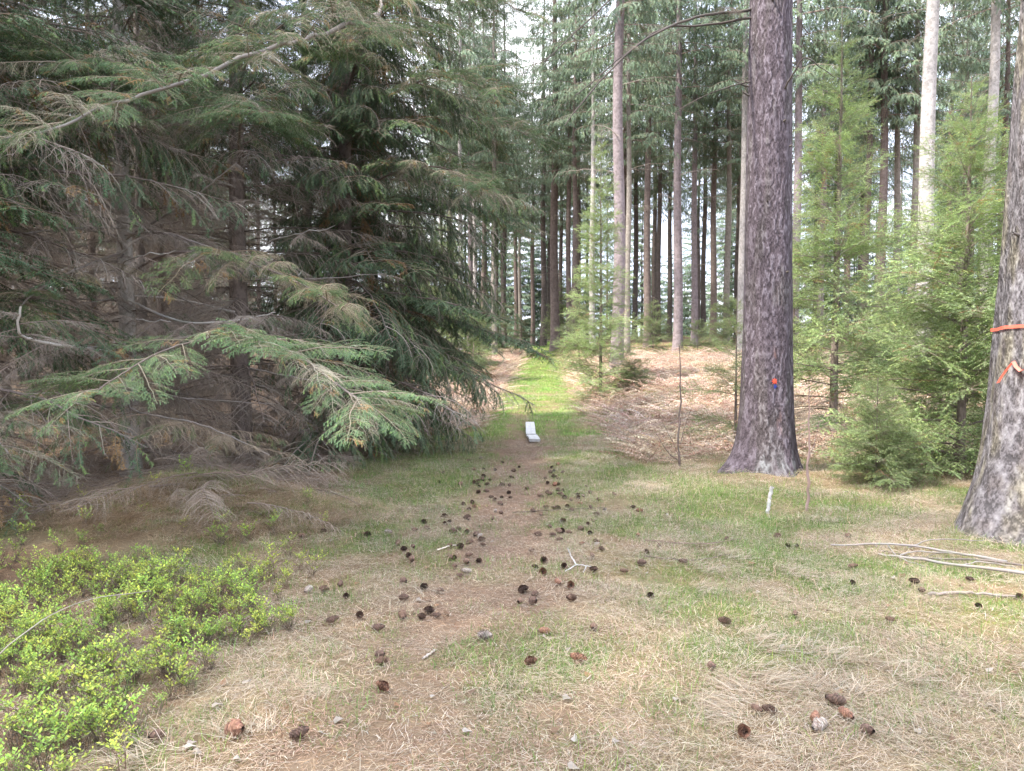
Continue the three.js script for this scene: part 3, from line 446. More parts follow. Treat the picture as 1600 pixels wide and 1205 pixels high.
limbPart(slim, [[-5.0, 1.0, -9.5], [-4.2, 0.95, -8.2], [-3.2, 0.85, -7.6], [-2.4, 0.6, -7.2]], 0.014, 0.005, GREYB, { seed: 13, shoots: 18, sets: [bare, half], size: 1.0, tone: [1.2, 1.15, 1] });
limbPart(slim, [[-5.1, 0.9, -9.5], [-5.2, 1.1, -8.0], [-4.9, 1.0, -6.8], [-4.3, 0.75, -6.2]], 0.014, 0.005, GREYB, { seed: 14, shoots: 20, sets: [live, half, bare], size: 1.0, tone: [1.25, 1.35, 1.2], tip: 0.5 });
{ // bare dead limbs criss-crossing in front of the thicket
  const r = rng(1501), second = scene.children.find(o => o.userData.label && o.userData.label.startsWith('dark trunked conifer'));
  const dead = (t, n, y0, y1, a0, a1) => { for (let k = 0; k < n; k++) { const y = mix(y0, y1, (k + r()) / n), a = mix(a0, a1, r()), l = 1.7 + r() * 1.7, up = (r() - 0.35) * 0.5, kink = (r() - 0.5) * 0.5, P = (q, h) => [t.position.x + Math.cos(a + kink * q) * l * q, t.position.y + y + h, t.position.z + Math.sin(a + kink * q) * l * q]; limbPart(t, [P(0.02, 0), P(0.35, up * 0.5), P(0.7, up * 0.7 - 0.05), P(1, up * 0.5 - 0.25 * r())], 0.011 + r() * 0.006, 0.003, r() < 0.5 ? PALE : GREYB, { seed: 1600 + k + Math.round(y0 * 10), n: 14, wob: 0.03, shoots: 5, sets: [bare], size: 0.55, tone: [1.15, 1.12, 1.1] }); } };
  dead(slim, 15, 1.1, 4.4, 0.1, 3.0); dead(second, 9, 1.3, 4.4, 0.5, 2.6);
}
{ // green boughs reaching out over the mound and the path
  const second = scene.children.find(o => o.userData.label && o.userData.label.startsWith('dark trunked conifer')), third = scene.children.find(o => o.userData.label && o.userData.label.startsWith('dark conifer directly'));
  const go = (t, a, b, c, seed, tone = [1.15, 1.2, 1.05]) => limbPart(t, [[t.position.x, a[1] - 0.2, t.position.z], a, b, c], 0.02, 0.006, BRN, { seed, shoots: 24, sets: [live, live, half], size: 1.25, span: [0.3, 1], tone, tip: 0.6 });
  go(second, [-3.6, 4.6, -9.8], [-3.0, 4.5, -8.6], [-2.5, 4.0, -7.4], 31); go(second, [-3.4, 5.4, -9.6], [-2.4, 5.4, -8.4], [-1.5, 4.9, -7.4], 32); go(second, [-4.2, 5.0, -9.4], [-4.1, 4.7, -7.8], [-3.9, 4.1, -6.4], 33);
  go(slim, [-4.7, 4.7, -9.0], [-4.4, 4.6, -8.2], [-4.1, 4.0, -7.5], 35); go(slim, [-5.5, 3.9, -8.6], [-5.4, 3.6, -7.6], [-5.1, 3.0, -6.8], 36);
  go(big, [-1.8, 5.6, -11.4], [-0.9, 5.5, -10.4], [-0.2, 5.0, -9.7], 38); go(big, [-1.9, 6.6, -11.0], [-0.9, 6.6, -9.8], [-0.2, 6.1, -9.0], 39); go(big, [-1.7, 4.4, -11.3], [-0.9, 4.2, -10.4], [-0.4, 3.7, -9.8], 40); go(big, [-2.2, 6.0, -10.8], [-1.8, 5.8, -9.4], [-1.4, 5.2, -8.4], 41);
  go(third, [-1.6, 4.6, -14.9], [-0.6, 4.4, -14.4], [0.15, 3.9, -14.0], 42); go(third, [-1.5, 6.2, -14.8], [-0.4, 6.1, -14.2], [0.4, 5.6, -13.8], 43); go(big, [-1.8, 7.6, -11.5], [-0.8, 7.6, -10.8], [0.0, 7.0, -10.2], 44); go(third, [-2.0, 8.2, -14.0], [-0.8, 8.2, -13.5], [0.3, 7.6, -13.2], 45); go(big, [-2.0, 8.6, -11.4], [-1.0, 8.8, -10.4], [-0.2, 8.2, -9.6], 46);
}
// brushwood on the thicket floor and the mound
{
  const r = rng(71), P = [];
  for (let k = 0; k < 260; k++) { const d = 6.3 + r() * 6.5, x = -2.2 - 0.1 * (d - 7) - r() * (d * 0.72 - 2); P.push({ m: branchMatrix(x, hgt(x, -d) + 0.03 + r() * 0.16, -d, r() * 6.283, (r() - 0.5) * 0.25, (r() - 0.5) * 1.2, 0.25 + r() * 0.45), c: (kk => [kk, kk * 0.96, kk * 0.92])(0.8 + r() * 0.5) }); }
  scatter('brushwood', bare, M.leaf, P, scene, r).forEach(o => { o.name = numbered('brushwood'); tag(o, 'tangle of fallen dead twigs under the dark thicket', 'brushwood', null, 'stuff'); });
}

// ---------- tall stand ----------
function tallTree(seed, h, r, crownFrom, bark) {
  return conifer('tall_conifer', 0, 0, { seed, h, r, sides: 14, from: 2.5, gap: 0.74, per: [4, 5], bark, tile: 1.6, pick: (y, az, q) => {
    const L = 3.3 * Math.pow(clamp((h - y) / (h - crownFrom)), 0.7) * (y < crownFrom + 2 ? 0.75 : 1);
    if (y > crownFrom) return [far, 3.4, L, y > h * 0.7 ? 0.3 : -0.08, 0.9 + q() * 0.3];
    return q() < 0.10 + 0.25 * ss(crownFrom - 4, crownFrom, y) ? [farBare, 2.2, 1.0 + q() * 1.2, 0.1, 1, 'dead_branch'] : null;
  } });
}
const protos = [tallTree(501, 27, 0.20, 10.2, farBark[0]), tallTree(502, 25, 0.18, 9.2, farBark[1]), tallTree(503, 28, 0.21, 11, farBark[2]), tallTree(504, 26, 0.19, 8.6, farBark[3]), tallTree(505, 24, 0.18, 8.8, farBark[4])];
protos.forEach(p => scene.remove(p)); names.tall_conifer = -1;
const setTall = (k, x, d, r, turn, label, group, lean = 0) => { const base = [0.20, 0.18, 0.21, 0.19, 0.18][k], s = r / base, o = copyOf(protos[k], x, hgt(x, -d) - 0.03, -d, turn, [s, mix(1, s, 0.3), s], 'tall_conifer'); o.children.forEach(c => { if (c.name !== 'trunk') c.scale.set(1 / s * mix(1, s, 0.5), 1, 1 / s * mix(1, s, 0.5)); }); o.rotation.z = lean; return L(o, label, group); };
const px = (p, d) => (p - 800) / 1142 * d;
const G = 'tall bare trunks deep in the stand', GL = 'slender bare conifer trunk deep in the tall stand beyond the bracken';
for (const [p, d, r, k, label, lean] of [
  [965, 24, 0.215, 0, 'straight brown trunk rising beside the young spruce right of the path'], [980, 28.5, 0.13, 4, 'thin pale trunk close behind the brown trunk beside the young spruce'],
  [1058, 31, 0.20, 0, 'grey trunk standing alone at the top of the bracken bank', -0.02], [1084, 36, 0.17, 0, 'narrow grey trunk just behind the lone trunk on the bracken bank', -0.012], [1010, 34, 0.18, 1, 'brown trunk between the thin pale trunk and the lone trunk on the bank'], [1028, 39, 0.15, 3, 'dark narrow trunk next to a brown one, left of the lone grey trunk'], [1113, 38, 0.18, 1, 'brown trunk midway between the lone grey trunk and the thick trunk'], [1135, 36, 0.16, 4, 'tan trunk standing a little left of the thick dark trunk'], [1150, 43, 0.15, 3, 'dark narrow trunk squeezed between tan and pale trunks left of the thick trunk'], [1158, 30, 0.165, 2, 'pale trunk half hidden by the left edge of the thick dark trunk'], [1098, 46, 0.17, 3], [1045, 47, 0.17, 3], [992, 42, 0.16, 3], [925, 33, 0.14, 2, 'slim pale trunk behind the young spruce right of the path'], [903, 46, 0.18, 3], [888, 40, 0.16, 1, 'brown trunk behind the outer boughs of the young spruce by the path'], [866, 41, 0.27, 1, 'stout dark trunk where the grassy path ends'], [849, 50, 0.22, 3, 'dark trunk left of the stout one where the path ends'],
  [1241, 26, 0.165, 0, 'grey trunk close behind the right edge of the thick dark trunk'], [1281, 36, 0.16, 0, 'grey trunk behind the top of the tall airy young spruce'], [1373, 27, 0.17, 1, 'brown trunk behind the tall young spruce, left of the pale pair'], [1398, 29, 0.15, 4, 'thin tan trunk beside the brown trunk behind the tall young spruce', -0.02], [1423, 27, 0.15, 4, 'tan trunk touching the bright pale trunk'], [1437, 21, 0.235, 2, 'bright pale grey trunk between the tall young spruce and the ribboned tree', -0.015], [1538, 24, 0.20, 2, 'pale lichen grey trunk just beside the top of the ribboned tree', -0.008], [1560, 29, 0.14, 1, 'brown trunk between the lichen grey trunk and the ribboned tree'], [1500, 38, 0.16, 3], [1476, 42, 0.16, 1], [1592, 31, 0.16, 4], [1342, 44, 0.17, 3], [1322, 52, 0.17, 1], [1303, 39, 0.15, 3],
  [720, 34, 0.13, 2, 'slim pale trunk seen through the boughs left of the path'], [742, 41, 0.15, 2, 'pale trunk next right of the slim pale one left of the path'], [757, 47, 0.15, 1], [776, 52, 0.16, 3], [806, 56, 0.18, 1], [690, 45, 0.15, 2], [772, 36, 0.15, 4], [735, 39, 0.16, 0], [705, 37, 0.15, 4], [756, 44, 0.17, 1], [788, 46, 0.17, 3], [832, 57, 0.18, 1], [858, 62, 0.18, 3], [812, 64, 0.18, 4], [897, 37, 0.15, 1], [876, 54, 0.17, 3]])
  setTall(k, px(p, d), d, r, p * 1.7, label ?? GL, label ? null : G, lean ?? 0);
{
  const r = rng(606), used = [];
  for (let k = 0, tries = 0; k < 78 && tries < 4000; tries++) {
    const d = 26 + Math.pow(r(), 0.8) * 52, x = (r() * 2 - 1) * (d * 0.78 + 3), off = x - trail(d);
    if (Math.abs(off) < 2.6 + (d < 40 ? 0.5 : 0) || (x < 0 && d < 30) || (x < -1 && x > -15 && d < 44)) continue;
    if (x > 0 && d < 33 && r() < 0.75) continue;
    if (used.some(u => Math.hypot(u[0] - x, u[1] - d) < 2.1)) continue;
    used.push([x, d]); k++;
    const o = setTall([0, 1, 3, 3, 4, 1][Math.floor(r() * 6)], x, d, 0.12 + r() * 0.09, r() * 6.28, x < 0 ? 'tall conifer standing far behind the dark thicket' : GL, x < 0 ? 'tall conifers far behind the thicket' : G, (r() - 0.5) * 0.02);
  }
}

// the stand goes on round the viewpoint and keeps the sun off the clearing
for (const [x, d, k] of [[-7.0, 1.6, 1], [-8.8, 4.4, 3], [-8.6, -2.2, 4], [-11.4, 1.0, 0], [-12.2, -4.2, 1], [-12.6, 6.4, 4]]) setTall(k, x, d, 0.2, x * 3 + d, 'tall conifer beside the viewpoint that shades the clearing', 'tall conifers round the viewpoint');
{ // farther conifers, green down to the ground, closing the view under the high crowns
  const low = [[521, 17, 1.2], [522, 14, 0.6], [523, 19, 2.5]].map(([seed, h, from]) => conifer('forest_edge_conifer', 0, 0, { seed, h, r: 0.14, sides: 8, from, gap: 0.55, per: [4, 5], bark: farBark[1], pick: (y, az, q) => [edgeB, 3.4, 2.9 * Math.pow(clamp((h - y) / h), 0.7), y > h * 0.6 ? 0.3 : 0, 0.9 + 0.4 * q()] }));
  low.forEach(p => scene.remove(p)); names.forest_edge_conifer = -1;
  const r = rng(811), used = [];
  for (let k = 0, t = 0; k < 76 && t < 3000; t++) { const d = 56 + r() * 34, x = ((k + r()) / 76 * 2 - 1) * (d * 0.76); if (d < 66 && Math.abs(x - trail(d)) < 2.2) continue; if (used.some(u => Math.hypot(u[0] - x, u[1] - d) < 2.6)) continue; used.push([x, d]); k++; L(copyOf(low[k % 3], x, hgt(x, -d) - 0.05, -d, r() * 6.28, 0.55 + r() * 0.6, 'forest_edge_conifer'), 'far conifer green to the ground closing the view between the trunks', 'far conifers green to the ground'); }
}

// ---------- young spruces ----------
function youngSpruce(x, d, h, o) {
  return conifer('young_spruce', x, -d, { seed: o.seed, h, r: o.r ?? h * 0.011, from: o.from ?? 0.12, gap: o.gap ?? 0.24, per: o.per ?? [4, 6], bark: youngBark[1], lean: o.lean, pick: (y, az, r) => {
    const L = (o.reach ?? h * 0.28) * Math.pow(clamp((h - y) / h), 0.85) * (y < 0.5 ? 0.8 : 1) + 0.12;
    if (r() < (o.gaps ?? 0.05)) return null;
    if (y < (o.deadTo ?? 0)) return [bare, 1.8, L, 0, 1, 'dead_branch'];
    return [o.set && r() < o.mix ? o.set : fresh, o.set ? 1.5 : 1.2, L, mix(0.06, 0.6, Math.pow(y / h, 1.3)) + (r() - 0.5) * 0.35, o.tone ?? 1];
  } });
}
L(youngSpruce(px(1305, 13), 13, 7.6, { seed: 701, reach: 1.75, gap: 0.27, per: [4, 6], deadTo: 0.9, gaps: 0.25, tone: 1.5, r: 0.075 }), 'tall airy young spruce with a dark stem just right of the thick trunk');
L(youngSpruce(px(1505, 9.6), 9.6, 5.2, { seed: 702, reach: 1.9, gap: 0.19, per: [4, 6], gaps: 0.12, tone: 1.5, r: 0.06 }), 'broad yellow green spruce filling the space in front of the ribboned tree');
L(youngSpruce(px(1372, 8.9), 8.9, 1.35, { seed: 703, tone: 1.15, reach: 0.72, gap: 0.10 }), 'knee high bushy spruce between the thick trunk and the ribboned tree');
L(youngSpruce(px(938, 20), 20, 7.4, { seed: 704, reach: 1.2, gap: 0.21, per: [4, 6], gaps: 0.2, r: 0.05, tone: 1.5 }), 'slender young spruce on the right verge of the grassy path');
L(youngSpruce(px(1150, 12.6), 12.6, 2.6, { seed: 705, reach: 1.1, gap: 0.26, gaps: 0.3 }), 'small spruce peeping out behind the left edge of the thick trunk');
L(youngSpruce(px(992, 20), 20, 0.9, { seed: 706, reach: 0.7, gap: 0.11 }), 'low spruce bush beside the brown trunk at the bracken edge');
L(youngSpruce(px(1090, 30), 30, 1.5, { seed: 707, reach: 1.0, gap: 0.2 }), 'small spruce bush at the foot of the narrow grey trunk');
L(youngSpruce(px(1195, 17), 17, 2.2, { seed: 708, reach: 0.9, gap: 0.2 }), 'small spruce hidden mostly behind the thick trunk');
L(youngSpruce(px(1020, 32), 32, 2.4, { seed: 709, reach: 1.1, gap: 0.22 }), 'low spruce below the dark trunks beyond the bracken');
L(youngSpruce(px(1130, 33), 33, 2.6, { seed: 710, reach: 1.2, gap: 0.22 }), 'spruce thicket sapling far behind the thick trunk');
L(youngSpruce(px(1470, 15), 15, 3.4, { seed: 711, reach: 1.3, gap: 0.24 }), 'spruce sapling standing behind the broad yellow green spruce');
L(youngSpruce(px(1580, 12.5), 12.5, 4.4, { seed: 712, reach: 1.5, gap: 0.24 }), 'spruce sapling behind the ribboned tree at the right edge');
L(youngSpruce(px(1240, 22), 22, 4.2, { seed: 713, reach: 1.4, gap: 0.26 }), 'young spruce far behind the thick trunk on its right');
L(youngSpruce(px(1385, 20), 20, 3.2, { seed: 714, reach: 1.3, gap: 0.26 }), 'young spruce at the foot of the bright pale trunk');
L(youngSpruce(px(905, 30), 30, 3.0, { seed: 715, reach: 1.2, gap: 0.25 }), 'young spruce farther up the right verge of the grassy path');
L(youngSpruce(px(880, 44), 44, 4, { seed: 716, reach: 1.5, gap: 0.3 }), 'young spruce at the far end of the path');
L(youngSpruce(px(815, 50), 50, 2.6, { seed: 717, reach: 1.4, gap: 0.22, set: live, mix: 1 }), 'blue grey spruce bush closing the far end of the path');
L(youngSpruce(px(748, 30), 30, 3.2, { seed: 718, reach: 1.3, gap: 0.28 }), 'young spruce on the left verge beyond the weeping spruce');
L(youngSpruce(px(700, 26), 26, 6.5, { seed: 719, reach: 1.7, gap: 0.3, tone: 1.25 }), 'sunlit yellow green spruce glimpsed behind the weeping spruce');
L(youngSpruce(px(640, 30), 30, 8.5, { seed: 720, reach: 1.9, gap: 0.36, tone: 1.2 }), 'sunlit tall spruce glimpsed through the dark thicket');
L(youngSpruce(px(770, 38), 38, 5, { seed: 721, reach: 1.7, gap: 0.32, set: live, mix: 0.6 }), 'dark spruce on the left verge near the end of the path');

// ---------- the thick trunk ----------
{
  const x = 3.37, d = 9.65, y0 = hgt(x, -d) - 0.08, g = thing('thick_conifer', x, y0, -d), H = 27;
  const rad = (y, a) => {
    const t = clamp(y / H), core = 0.318 * Math.pow(1 - t, 0.75) + 0.05 * Math.exp(-y / 1.2), root = Math.exp(-Math.max(0, y) / 0.26) * (0.11 + 0.13 * Math.pow(Math.max(0, Math.cos(a * 2.5 + 2.6)), 2) + 0.18 * Math.pow(Math.max(0, Math.cos(a - 3.0)), 6));
    return core + root + 0.010 * (vnoise(a * 5, y * 2.2, 3, 0, 0) - 0.5) * ss(0, 0.6, a) * ss(6.283, 5.7, a) + 0.014 * Math.sin(a * 7 + Math.sin(y * 2.1) * 0.6) * Math.exp(-y / 2.5) ;
  };
  const tint = (y, a) => { let c = [1, 1, 1]; const n = fbm(a * 3, y * 1.7, 12, 3); c = mix3(c, [0.92, 0.98, 0.85], ss(0.52, 0.7, n) * ss(-0.2, 0.9, Math.sin(a * 0.5 + 0.6)) * 0.7);
    const k = ss(0.42, 0.7, fbm(a * 9, y * 7, 15, 3)); if (y < 0.42 && a > 0.9 && a < 2.2) c = mix3(c, [1.35, 1.6, 1.4], k * ss(0.42, 0.2, y)); 
    const q = Math.hypot((a - 1.57) / 0.07, (y - 1.55) / 0.16); c = mix3(c, [2.1, 1.35, 0.95], ss(1.2, 0.3, q) * k); const q2 = Math.hypot((a - 1.42) / 0.12, (y - 0.62) / 0.3); c = mix3(c, [1.5, 1.15, 0.9], ss(1.1, 0.3, q2) * k); return c; };
  part('trunk', trunkGeo(-0.2, H, 260, 96, y => [-0.004 * y, 0], (y, a) => rad(Math.max(y, 0), a), 2.2, tint), M.thick, g);
  L(g, 'thick dark purplish trunk with a small orange and blue trail mark');
  const r = rng(91), list = [];
  for (let y = 13; y < H - 0.3; y += 0.5) for (let k = 0; k < 5; k++) { const az = r() * 6.283; list.push({ m: branchMatrix(-0.004 * y, y, 0, az, y > 18 ? 0.3 : -0.05, (r() - 0.5) * 0.5, (2.6 * Math.pow((H - y) / 14, 0.7) * (0.7 + 0.5 * r())) / 3.4), c: (kk => [kk, kk, kk])(0.85 + 0.3 * r()) }); }
  scatter('crown', far, M.leaf, list, g, r);
  const limb = (pts, r0, r1, shoots, seed) => limbPart(g, pts, r0, r1, [0.075, 0.062, 0.055], { seed, n: 22, shoots: Math.round(shoots * 0.6), sets: [bare], size: 0.6, tone: [0.45, 0.45, 0.45] });
  limb([[3.2, 6.08, -9.65], [2.98, 6.01, -9.6], [2.45, 5.79, -9.2], [1.96, 5.5, -8.8], [1.44, 5.1, -8.4], [0.9, 4.48, -8.0], [0.55, 4.0, -7.8]], 0.022, 0.006, 7, 1);
  limb([[3.2, 5.95, -9.65], [2.98, 5.91, -9.6], [2.42, 5.74, -9.4], [1.9, 5.63, -9.2], [1.47, 5.3, -9.0], [0.74, 4.59, -8.6]], 0.02, 0.006, 7, 2);
  limb([[3.2, 5.14, -9.65], [2.98, 5.1, -9.6], [2.46, 4.9, -9.5], [1.95, 4.59, -9.4]], 0.012, 0.004, 4, 3);
  limb([[3.4, 6.6, -9.45], [2.6, 6.6, -8.6], [1.5, 5.7, -7.8], [0.32, 4.5, -7.4]], 0.018, 0.005, 6, 6);
  limb([[3.45, 4.95, -9.4], [3.5, 5.1, -9.2], [3.58, 5.22, -9.1], [3.8, 5.12, -9.15], [4.0, 5.02, -9.2]], 0.012, 0.004, 0, 4);
  for (const [a, y, l] of [[1.9, 6.0, 0.14], [3.2, 5.02, 0.2], [3.1, 4.9, 0.1], [1.3, 4.5, 0.03], [0.9, 4.2, 0.03], [2.0, 3.5, 0.025], [1.1, 2.6, 0.025]]) { const R = rad(y, a), b = new MB(); b.tube([[Math.cos(a) * (R - 0.03), y, Math.sin(a) * (R - 0.03)], [Math.cos(a) * (R + l * 0.5), y + l * 0.2, Math.sin(a) * (R + l * 0.5)], [Math.cos(a) * (R + l), y + l * 0.5, Math.sin(a) * (R + l)]], 0.016, 0.008, 6, [0.10, 0.085, 0.075], true); part('stub', b.geo(), M.wood, g); }
  const patch = (name, poly, ya, col) => { const b = new MB(); const P = poly.map(([u, v]) => { const a = ya[0] - u / 0.36, y = ya[1] + v, R = rad(y, a) + 0.006; return [Math.cos(a) * R - 0.004 * y, y, Math.sin(a) * R]; }), c = P.reduce((s, p) => s.map((q, k) => q + p[k] / P.length), [0, 0, 0]); const n = Math.hypot(c[0], c[2]); c[0] *= 1 + 0.002 / n; c[2] *= 1 + 0.002 / n; P.forEach((p, k) => b.tri(c, P[(k + 1) % P.length], p, [1, 1, 1])); part(name, b.geo(), new THREE.MeshStandardMaterial({ color: col, roughness: 0.8, side: THREE.DoubleSide }), g); };
  const star = []; for (let k = 0; k < 16; k++) { const q = k / 16 * 6.283, R = (k % 2 ? 0.020 : 0.043) * (0.85 + 0.3 * r()); star.push([Math.cos(q) * R, Math.sin(q) * R]); }
  patch('orange_paint_mark', star, [1.60, 1.21], 0xd8452a);
  patch('blue_paint_mark', [[-0.022, 0.02], [0.0, 0.026], [0.03, -0.004], [-0.002, -0.03], [-0.024, -0.028]], [1.575, 1.145], 0x1c2768);
}
// ---------- the ribboned tree ----------
const ribX = 4.64, ribD = 6.35;
{
  const x = ribX, d = ribD, g = thing('ribboned_conifer', x, hgt(x, -d) - 0.10, -d), H = 24;
  const path = y => [0.05 * Math.exp(-y / 0.8) + 0.035 * Math.max(0, y - 1.6), 0];
  const rad = (y, a) => { const t = clamp(y / H), root = Math.exp(-Math.max(0, y) / 0.6); return 0.40 * Math.pow(1 - t, 0.75) + root * (0.20 + 0.24 * Math.pow(Math.max(0, Math.cos(a - 2.9)), 3) + 0.10 * Math.pow(Math.max(0, Math.cos(a * 2 - 2.2)), 2)) + (0.022 * (fbm(a * 6, y * 3, 33, 3) - 0.5) + 0.012 * Math.sin(a * 9 + Math.sin(y * 3) * 0.8)) * ss(0, 0.5, a) * ss(6.283, 5.8, a); };
  const tint = (y, a) => { const n = fbm(a * 4 + 3, y * 2.4, 41, 4), n2 = fbm(a * 9, y * 6, 45, 3); let c = mix3([1, 1, 1.02], [1.15, 1.13, 0.88], ss(0.45, 0.65, n) * ss(1.9, 2.6, a)); c = mix3(c, [0.82, 0.78, 0.75], ss(0.55, 0.72, n2)); c = mix3(c, [1.0, 1.03, 1.03], ss(0.62, 0.75, fbm(a * 7 + 9, y * 7, 47, 3)) * 0.8); return c; };
  part('trunk', trunkGeo(-0.2, H, 240, 96, path, (y, a) => rad(Math.max(y, 0), a), 2.4, tint), M.grey, g);
  const r = rng(93), list = []; for (let y = 13; y < H - 0.3; y += 0.5) for (let k = 0; k < 5; k++) list.push({ m: branchMatrix(path(y)[0], y, 0, r() * 6.283, y > 16 ? 0.3 : -0.05, (r() - 0.5) * 0.5, (2.6 * Math.pow((H - y) / 11, 0.7) * (0.7 + 0.5 * r())) / 3.4), c: (kk => [kk, kk, kk])(0.85 + 0.3 * r()) });
  scatter('crown', far, M.leaf, list, g, r);
  for (const [a, y, l] of [[2.5, 3.3, 0.05], [2.9, 2.6, 0.06], [2.2, 2.2, 0.04], [2.6, 3.9, 0.08]]) { const R = rad(y, a), c = path(y)[0], b = new MB(); b.tube([[c + Math.cos(a) * (R - 0.03), y, Math.sin(a) * (R - 0.03)], [c + Math.cos(a) * (R + l), y + l * 0.4, Math.sin(a) * (R + l)]], 0.018, 0.01, 6, [0.14, 0.12, 0.11], true); part('stub', b.geo(), M.wood, g); }
  L(g, 'leaning grey lichened trunk with flared foot, tied with pink ribbon');
  // ribbon
  const rb = thing('marker_ribbon', x, g.position.y, -d), rm = new THREE.MeshPhysicalMaterial({ color: 0xf0715a, roughness: 0.45, transmission: 0.2, thickness: 0, side: THREE.DoubleSide, vertexColors: true });
  const strip = (name, pts, w) => { const b = new MB(), n = pts.length, A = [], B = []; pts.forEach((p, k) => { A.push([p[0] + p[3] * w / 2, p[1] + p[4] * w / 2, p[2] + p[5] * w / 2]); B.push([p[0] - p[3] * w / 2, p[1] - p[4] * w / 2, p[2] - p[5] * w / 2]); }); for (let k = 0; k < n - 1; k++) b.quad(A[k], B[k], B[k + 1], A[k + 1], [1, 1, 1]); return part(name, b.geo(), rm, rb); };
  const surf = (a, y, e = 0.014) => [path(y)[0] + Math.cos(a) * (rad(y, a) + e), y, Math.sin(a) * (rad(y, a) + e)];
  const band = []; for (let k = 0; k <= 60; k++) { const a = k / 60 * 6.2832, y = 1.83 + 0.018 * Math.sin(a + 0.5) + 0.004 * Math.sin(a * 5); band.push([...surf(k === 60 ? 0 : a, y, 0.016), 0, 1, 0.0]); } strip('band', band, 0.028);
  const tail = []; for (const [a, y, e] of [[2.02, 1.82, 0.03], [2.1, 1.79, 0.028], [2.22, 1.75, 0.024], [2.36, 1.70, 0.022], [2.44, 1.62, 0.02], [2.47, 1.54, 0.022], [2.52, 1.48, 0.025], [2.62, 1.455, 0.03], [2.70, 1.49, 0.035], [2.76, 1.535, 0.035], [2.86, 1.47, 0.03], [2.95, 1.40, 0.03], [3.0, 1.35, 0.035]]) tail.push([...surf(a, y, e), Math.sin(a) * 0.5 + 0.55, 0.35, -Math.cos(a) * 0.5]); strip('tail', tail, 0.030);
  tag(rb, 'coral pink plastic ribbon tied round the leaning grey trunk', 'ribbon');
}

// ---------- small things ----------
{ // plank over the wet spot
  const g = thing('plank_walkway', 0.40, 0, -14.65), wood = new THREE.MeshStandardMaterial({ map: dtex(64, 512, (u, v) => { const n = vnoise(u * 14, v * 6, 4, 14, 6) * 0.6 + vnoise(u * 30, v * 20, 6, 30, 20) * 0.4, k = 0.30 + 0.16 * n; return [k, k * 0.97, k * 0.94]; }, true), roughness: 0.9 });
  const one = (cx, z0, z1, w, y, yaw, bend) => { const N = 10, pos = [], uv = [], idx = []; for (let k = 0; k <= N; k++) { const t = k / N, z = mix(z0, z1, t), X = cx + Math.sin(t * 3.14) * bend + yaw * (t - 0.5), Y = hgt(0.4 + X, -14.65 + z) + y; for (const [sx, sy] of [[-1, 0], [-1, 1], [1, 1], [1, 0]]) { pos.push(X + sx * w / 2, Y + sy * 0.05, z); uv.push(sx * 0.5 + 0.5 + sy * 0.1, t * 1.3); } } for (let k = 0; k < N; k++) for (let s = 0; s < 4; s++) { const a = k * 4 + s, b = k * 4 + (s + 1) % 4; idx.push(a, b, b + 4, a, b + 4, a + 4); } idx.push(0, 2, 1, 0, 3, 2); const e = N * 4; idx.push(e, e + 1, e + 2, e, e + 2, e + 3); let q = new THREE.BufferGeometry(); q.setAttribute('position', new THREE.Float32BufferAttribute(pos, 3)); q.setAttribute('uv', new THREE.Float32BufferAttribute(uv, 2)); q.setIndex(idx); q = q.toNonIndexed(); q.computeVertexNormals(); return part('plank', q, wood, g); };
  one(-0.02, -1.35, 0.62, 0.19, 0.03, -0.03, 0.0); one(0.0, 0.70, 1.32, 0.195, 0.025, 0.04, 0);
  tag(g, 'bleached grey boards laid lengthwise on the grassy path', 'plank');
}
const line = (pts, n, seed, wob) => { const r = rng(seed); return new THREE.CatmullRomCurve3(pts.map(p => V(...p))).getPoints(n).map(q => [q.x + (r() - 0.5) * wob, q.y + (r() - 0.5) * wob, q.z + (r() - 0.5) * wob]); };
function stick(name, label, cat, runs, col, group) { // runs: [points on or above the ground [x, d, above], r0, r1]
  const [x0, d0] = runs[0][0][0], y0 = hgt(x0, -d0), g = thing(name, x0, y0, -d0);
  runs.forEach(([pts, r0, r1], k) => { const b = new MB(), r = rng(900 + k + Math.round(x0 * 100)); b.tube(line(pts.map(([x, d, h]) => [x - x0, hgt(x, -d) + h - y0, d0 - d]), 16, k + 3 + Math.round(x0 * 50), r0 * 1.3), t => mix(r0, r1, t) * (0.85 + 0.3 * r()), 0, 7, () => vary(col, r, 0.22), true); part(k ? 'twig' : 'stem', b.geo(), M.wood, g); });
  return tag(g, label, cat, group);
}
stick('fallen_branch', 'upper of two long grey fallen branches below the ribboned tree', 'branch', [[[[2.62, 5.95, 0.02], [3.12, 5.87, 0.04], [3.42, 5.68, 0.05], [3.72, 5.42, 0.03]], 0.007, 0.012], [[[3.2, 5.83, 0.03], [3.42, 5.9, 0.07], [3.75, 5.75, 0.09]], 0.006, 0.003], [[[3.05, 5.87, 0.03], [3.0, 5.6, 0.03], [3.1, 5.4, 0.02]], 0.005, 0.003]], [0.21, 0.185, 0.165]);
stick('fallen_branch', 'lower long grey fallen branch below the ribboned tree, crossing the picture edge', 'branch', [[[[2.9, 5.72, 0.02], [3.08, 5.56, 0.04], [3.32, 5.3, 0.05], [3.75, 4.98, 0.03], [4.2, 4.7, 0.02]], 0.008, 0.015], [[[3.0, 5.62, 0.03], [3.15, 5.7, 0.05], [3.5, 5.58, 0.06]], 0.006, 0.003], [[[3.3, 5.32, 0.04], [3.5, 5.4, 0.04], [3.7, 5.3, 0.03]], 0.006, 0.003]], [0.22, 0.195, 0.175]);
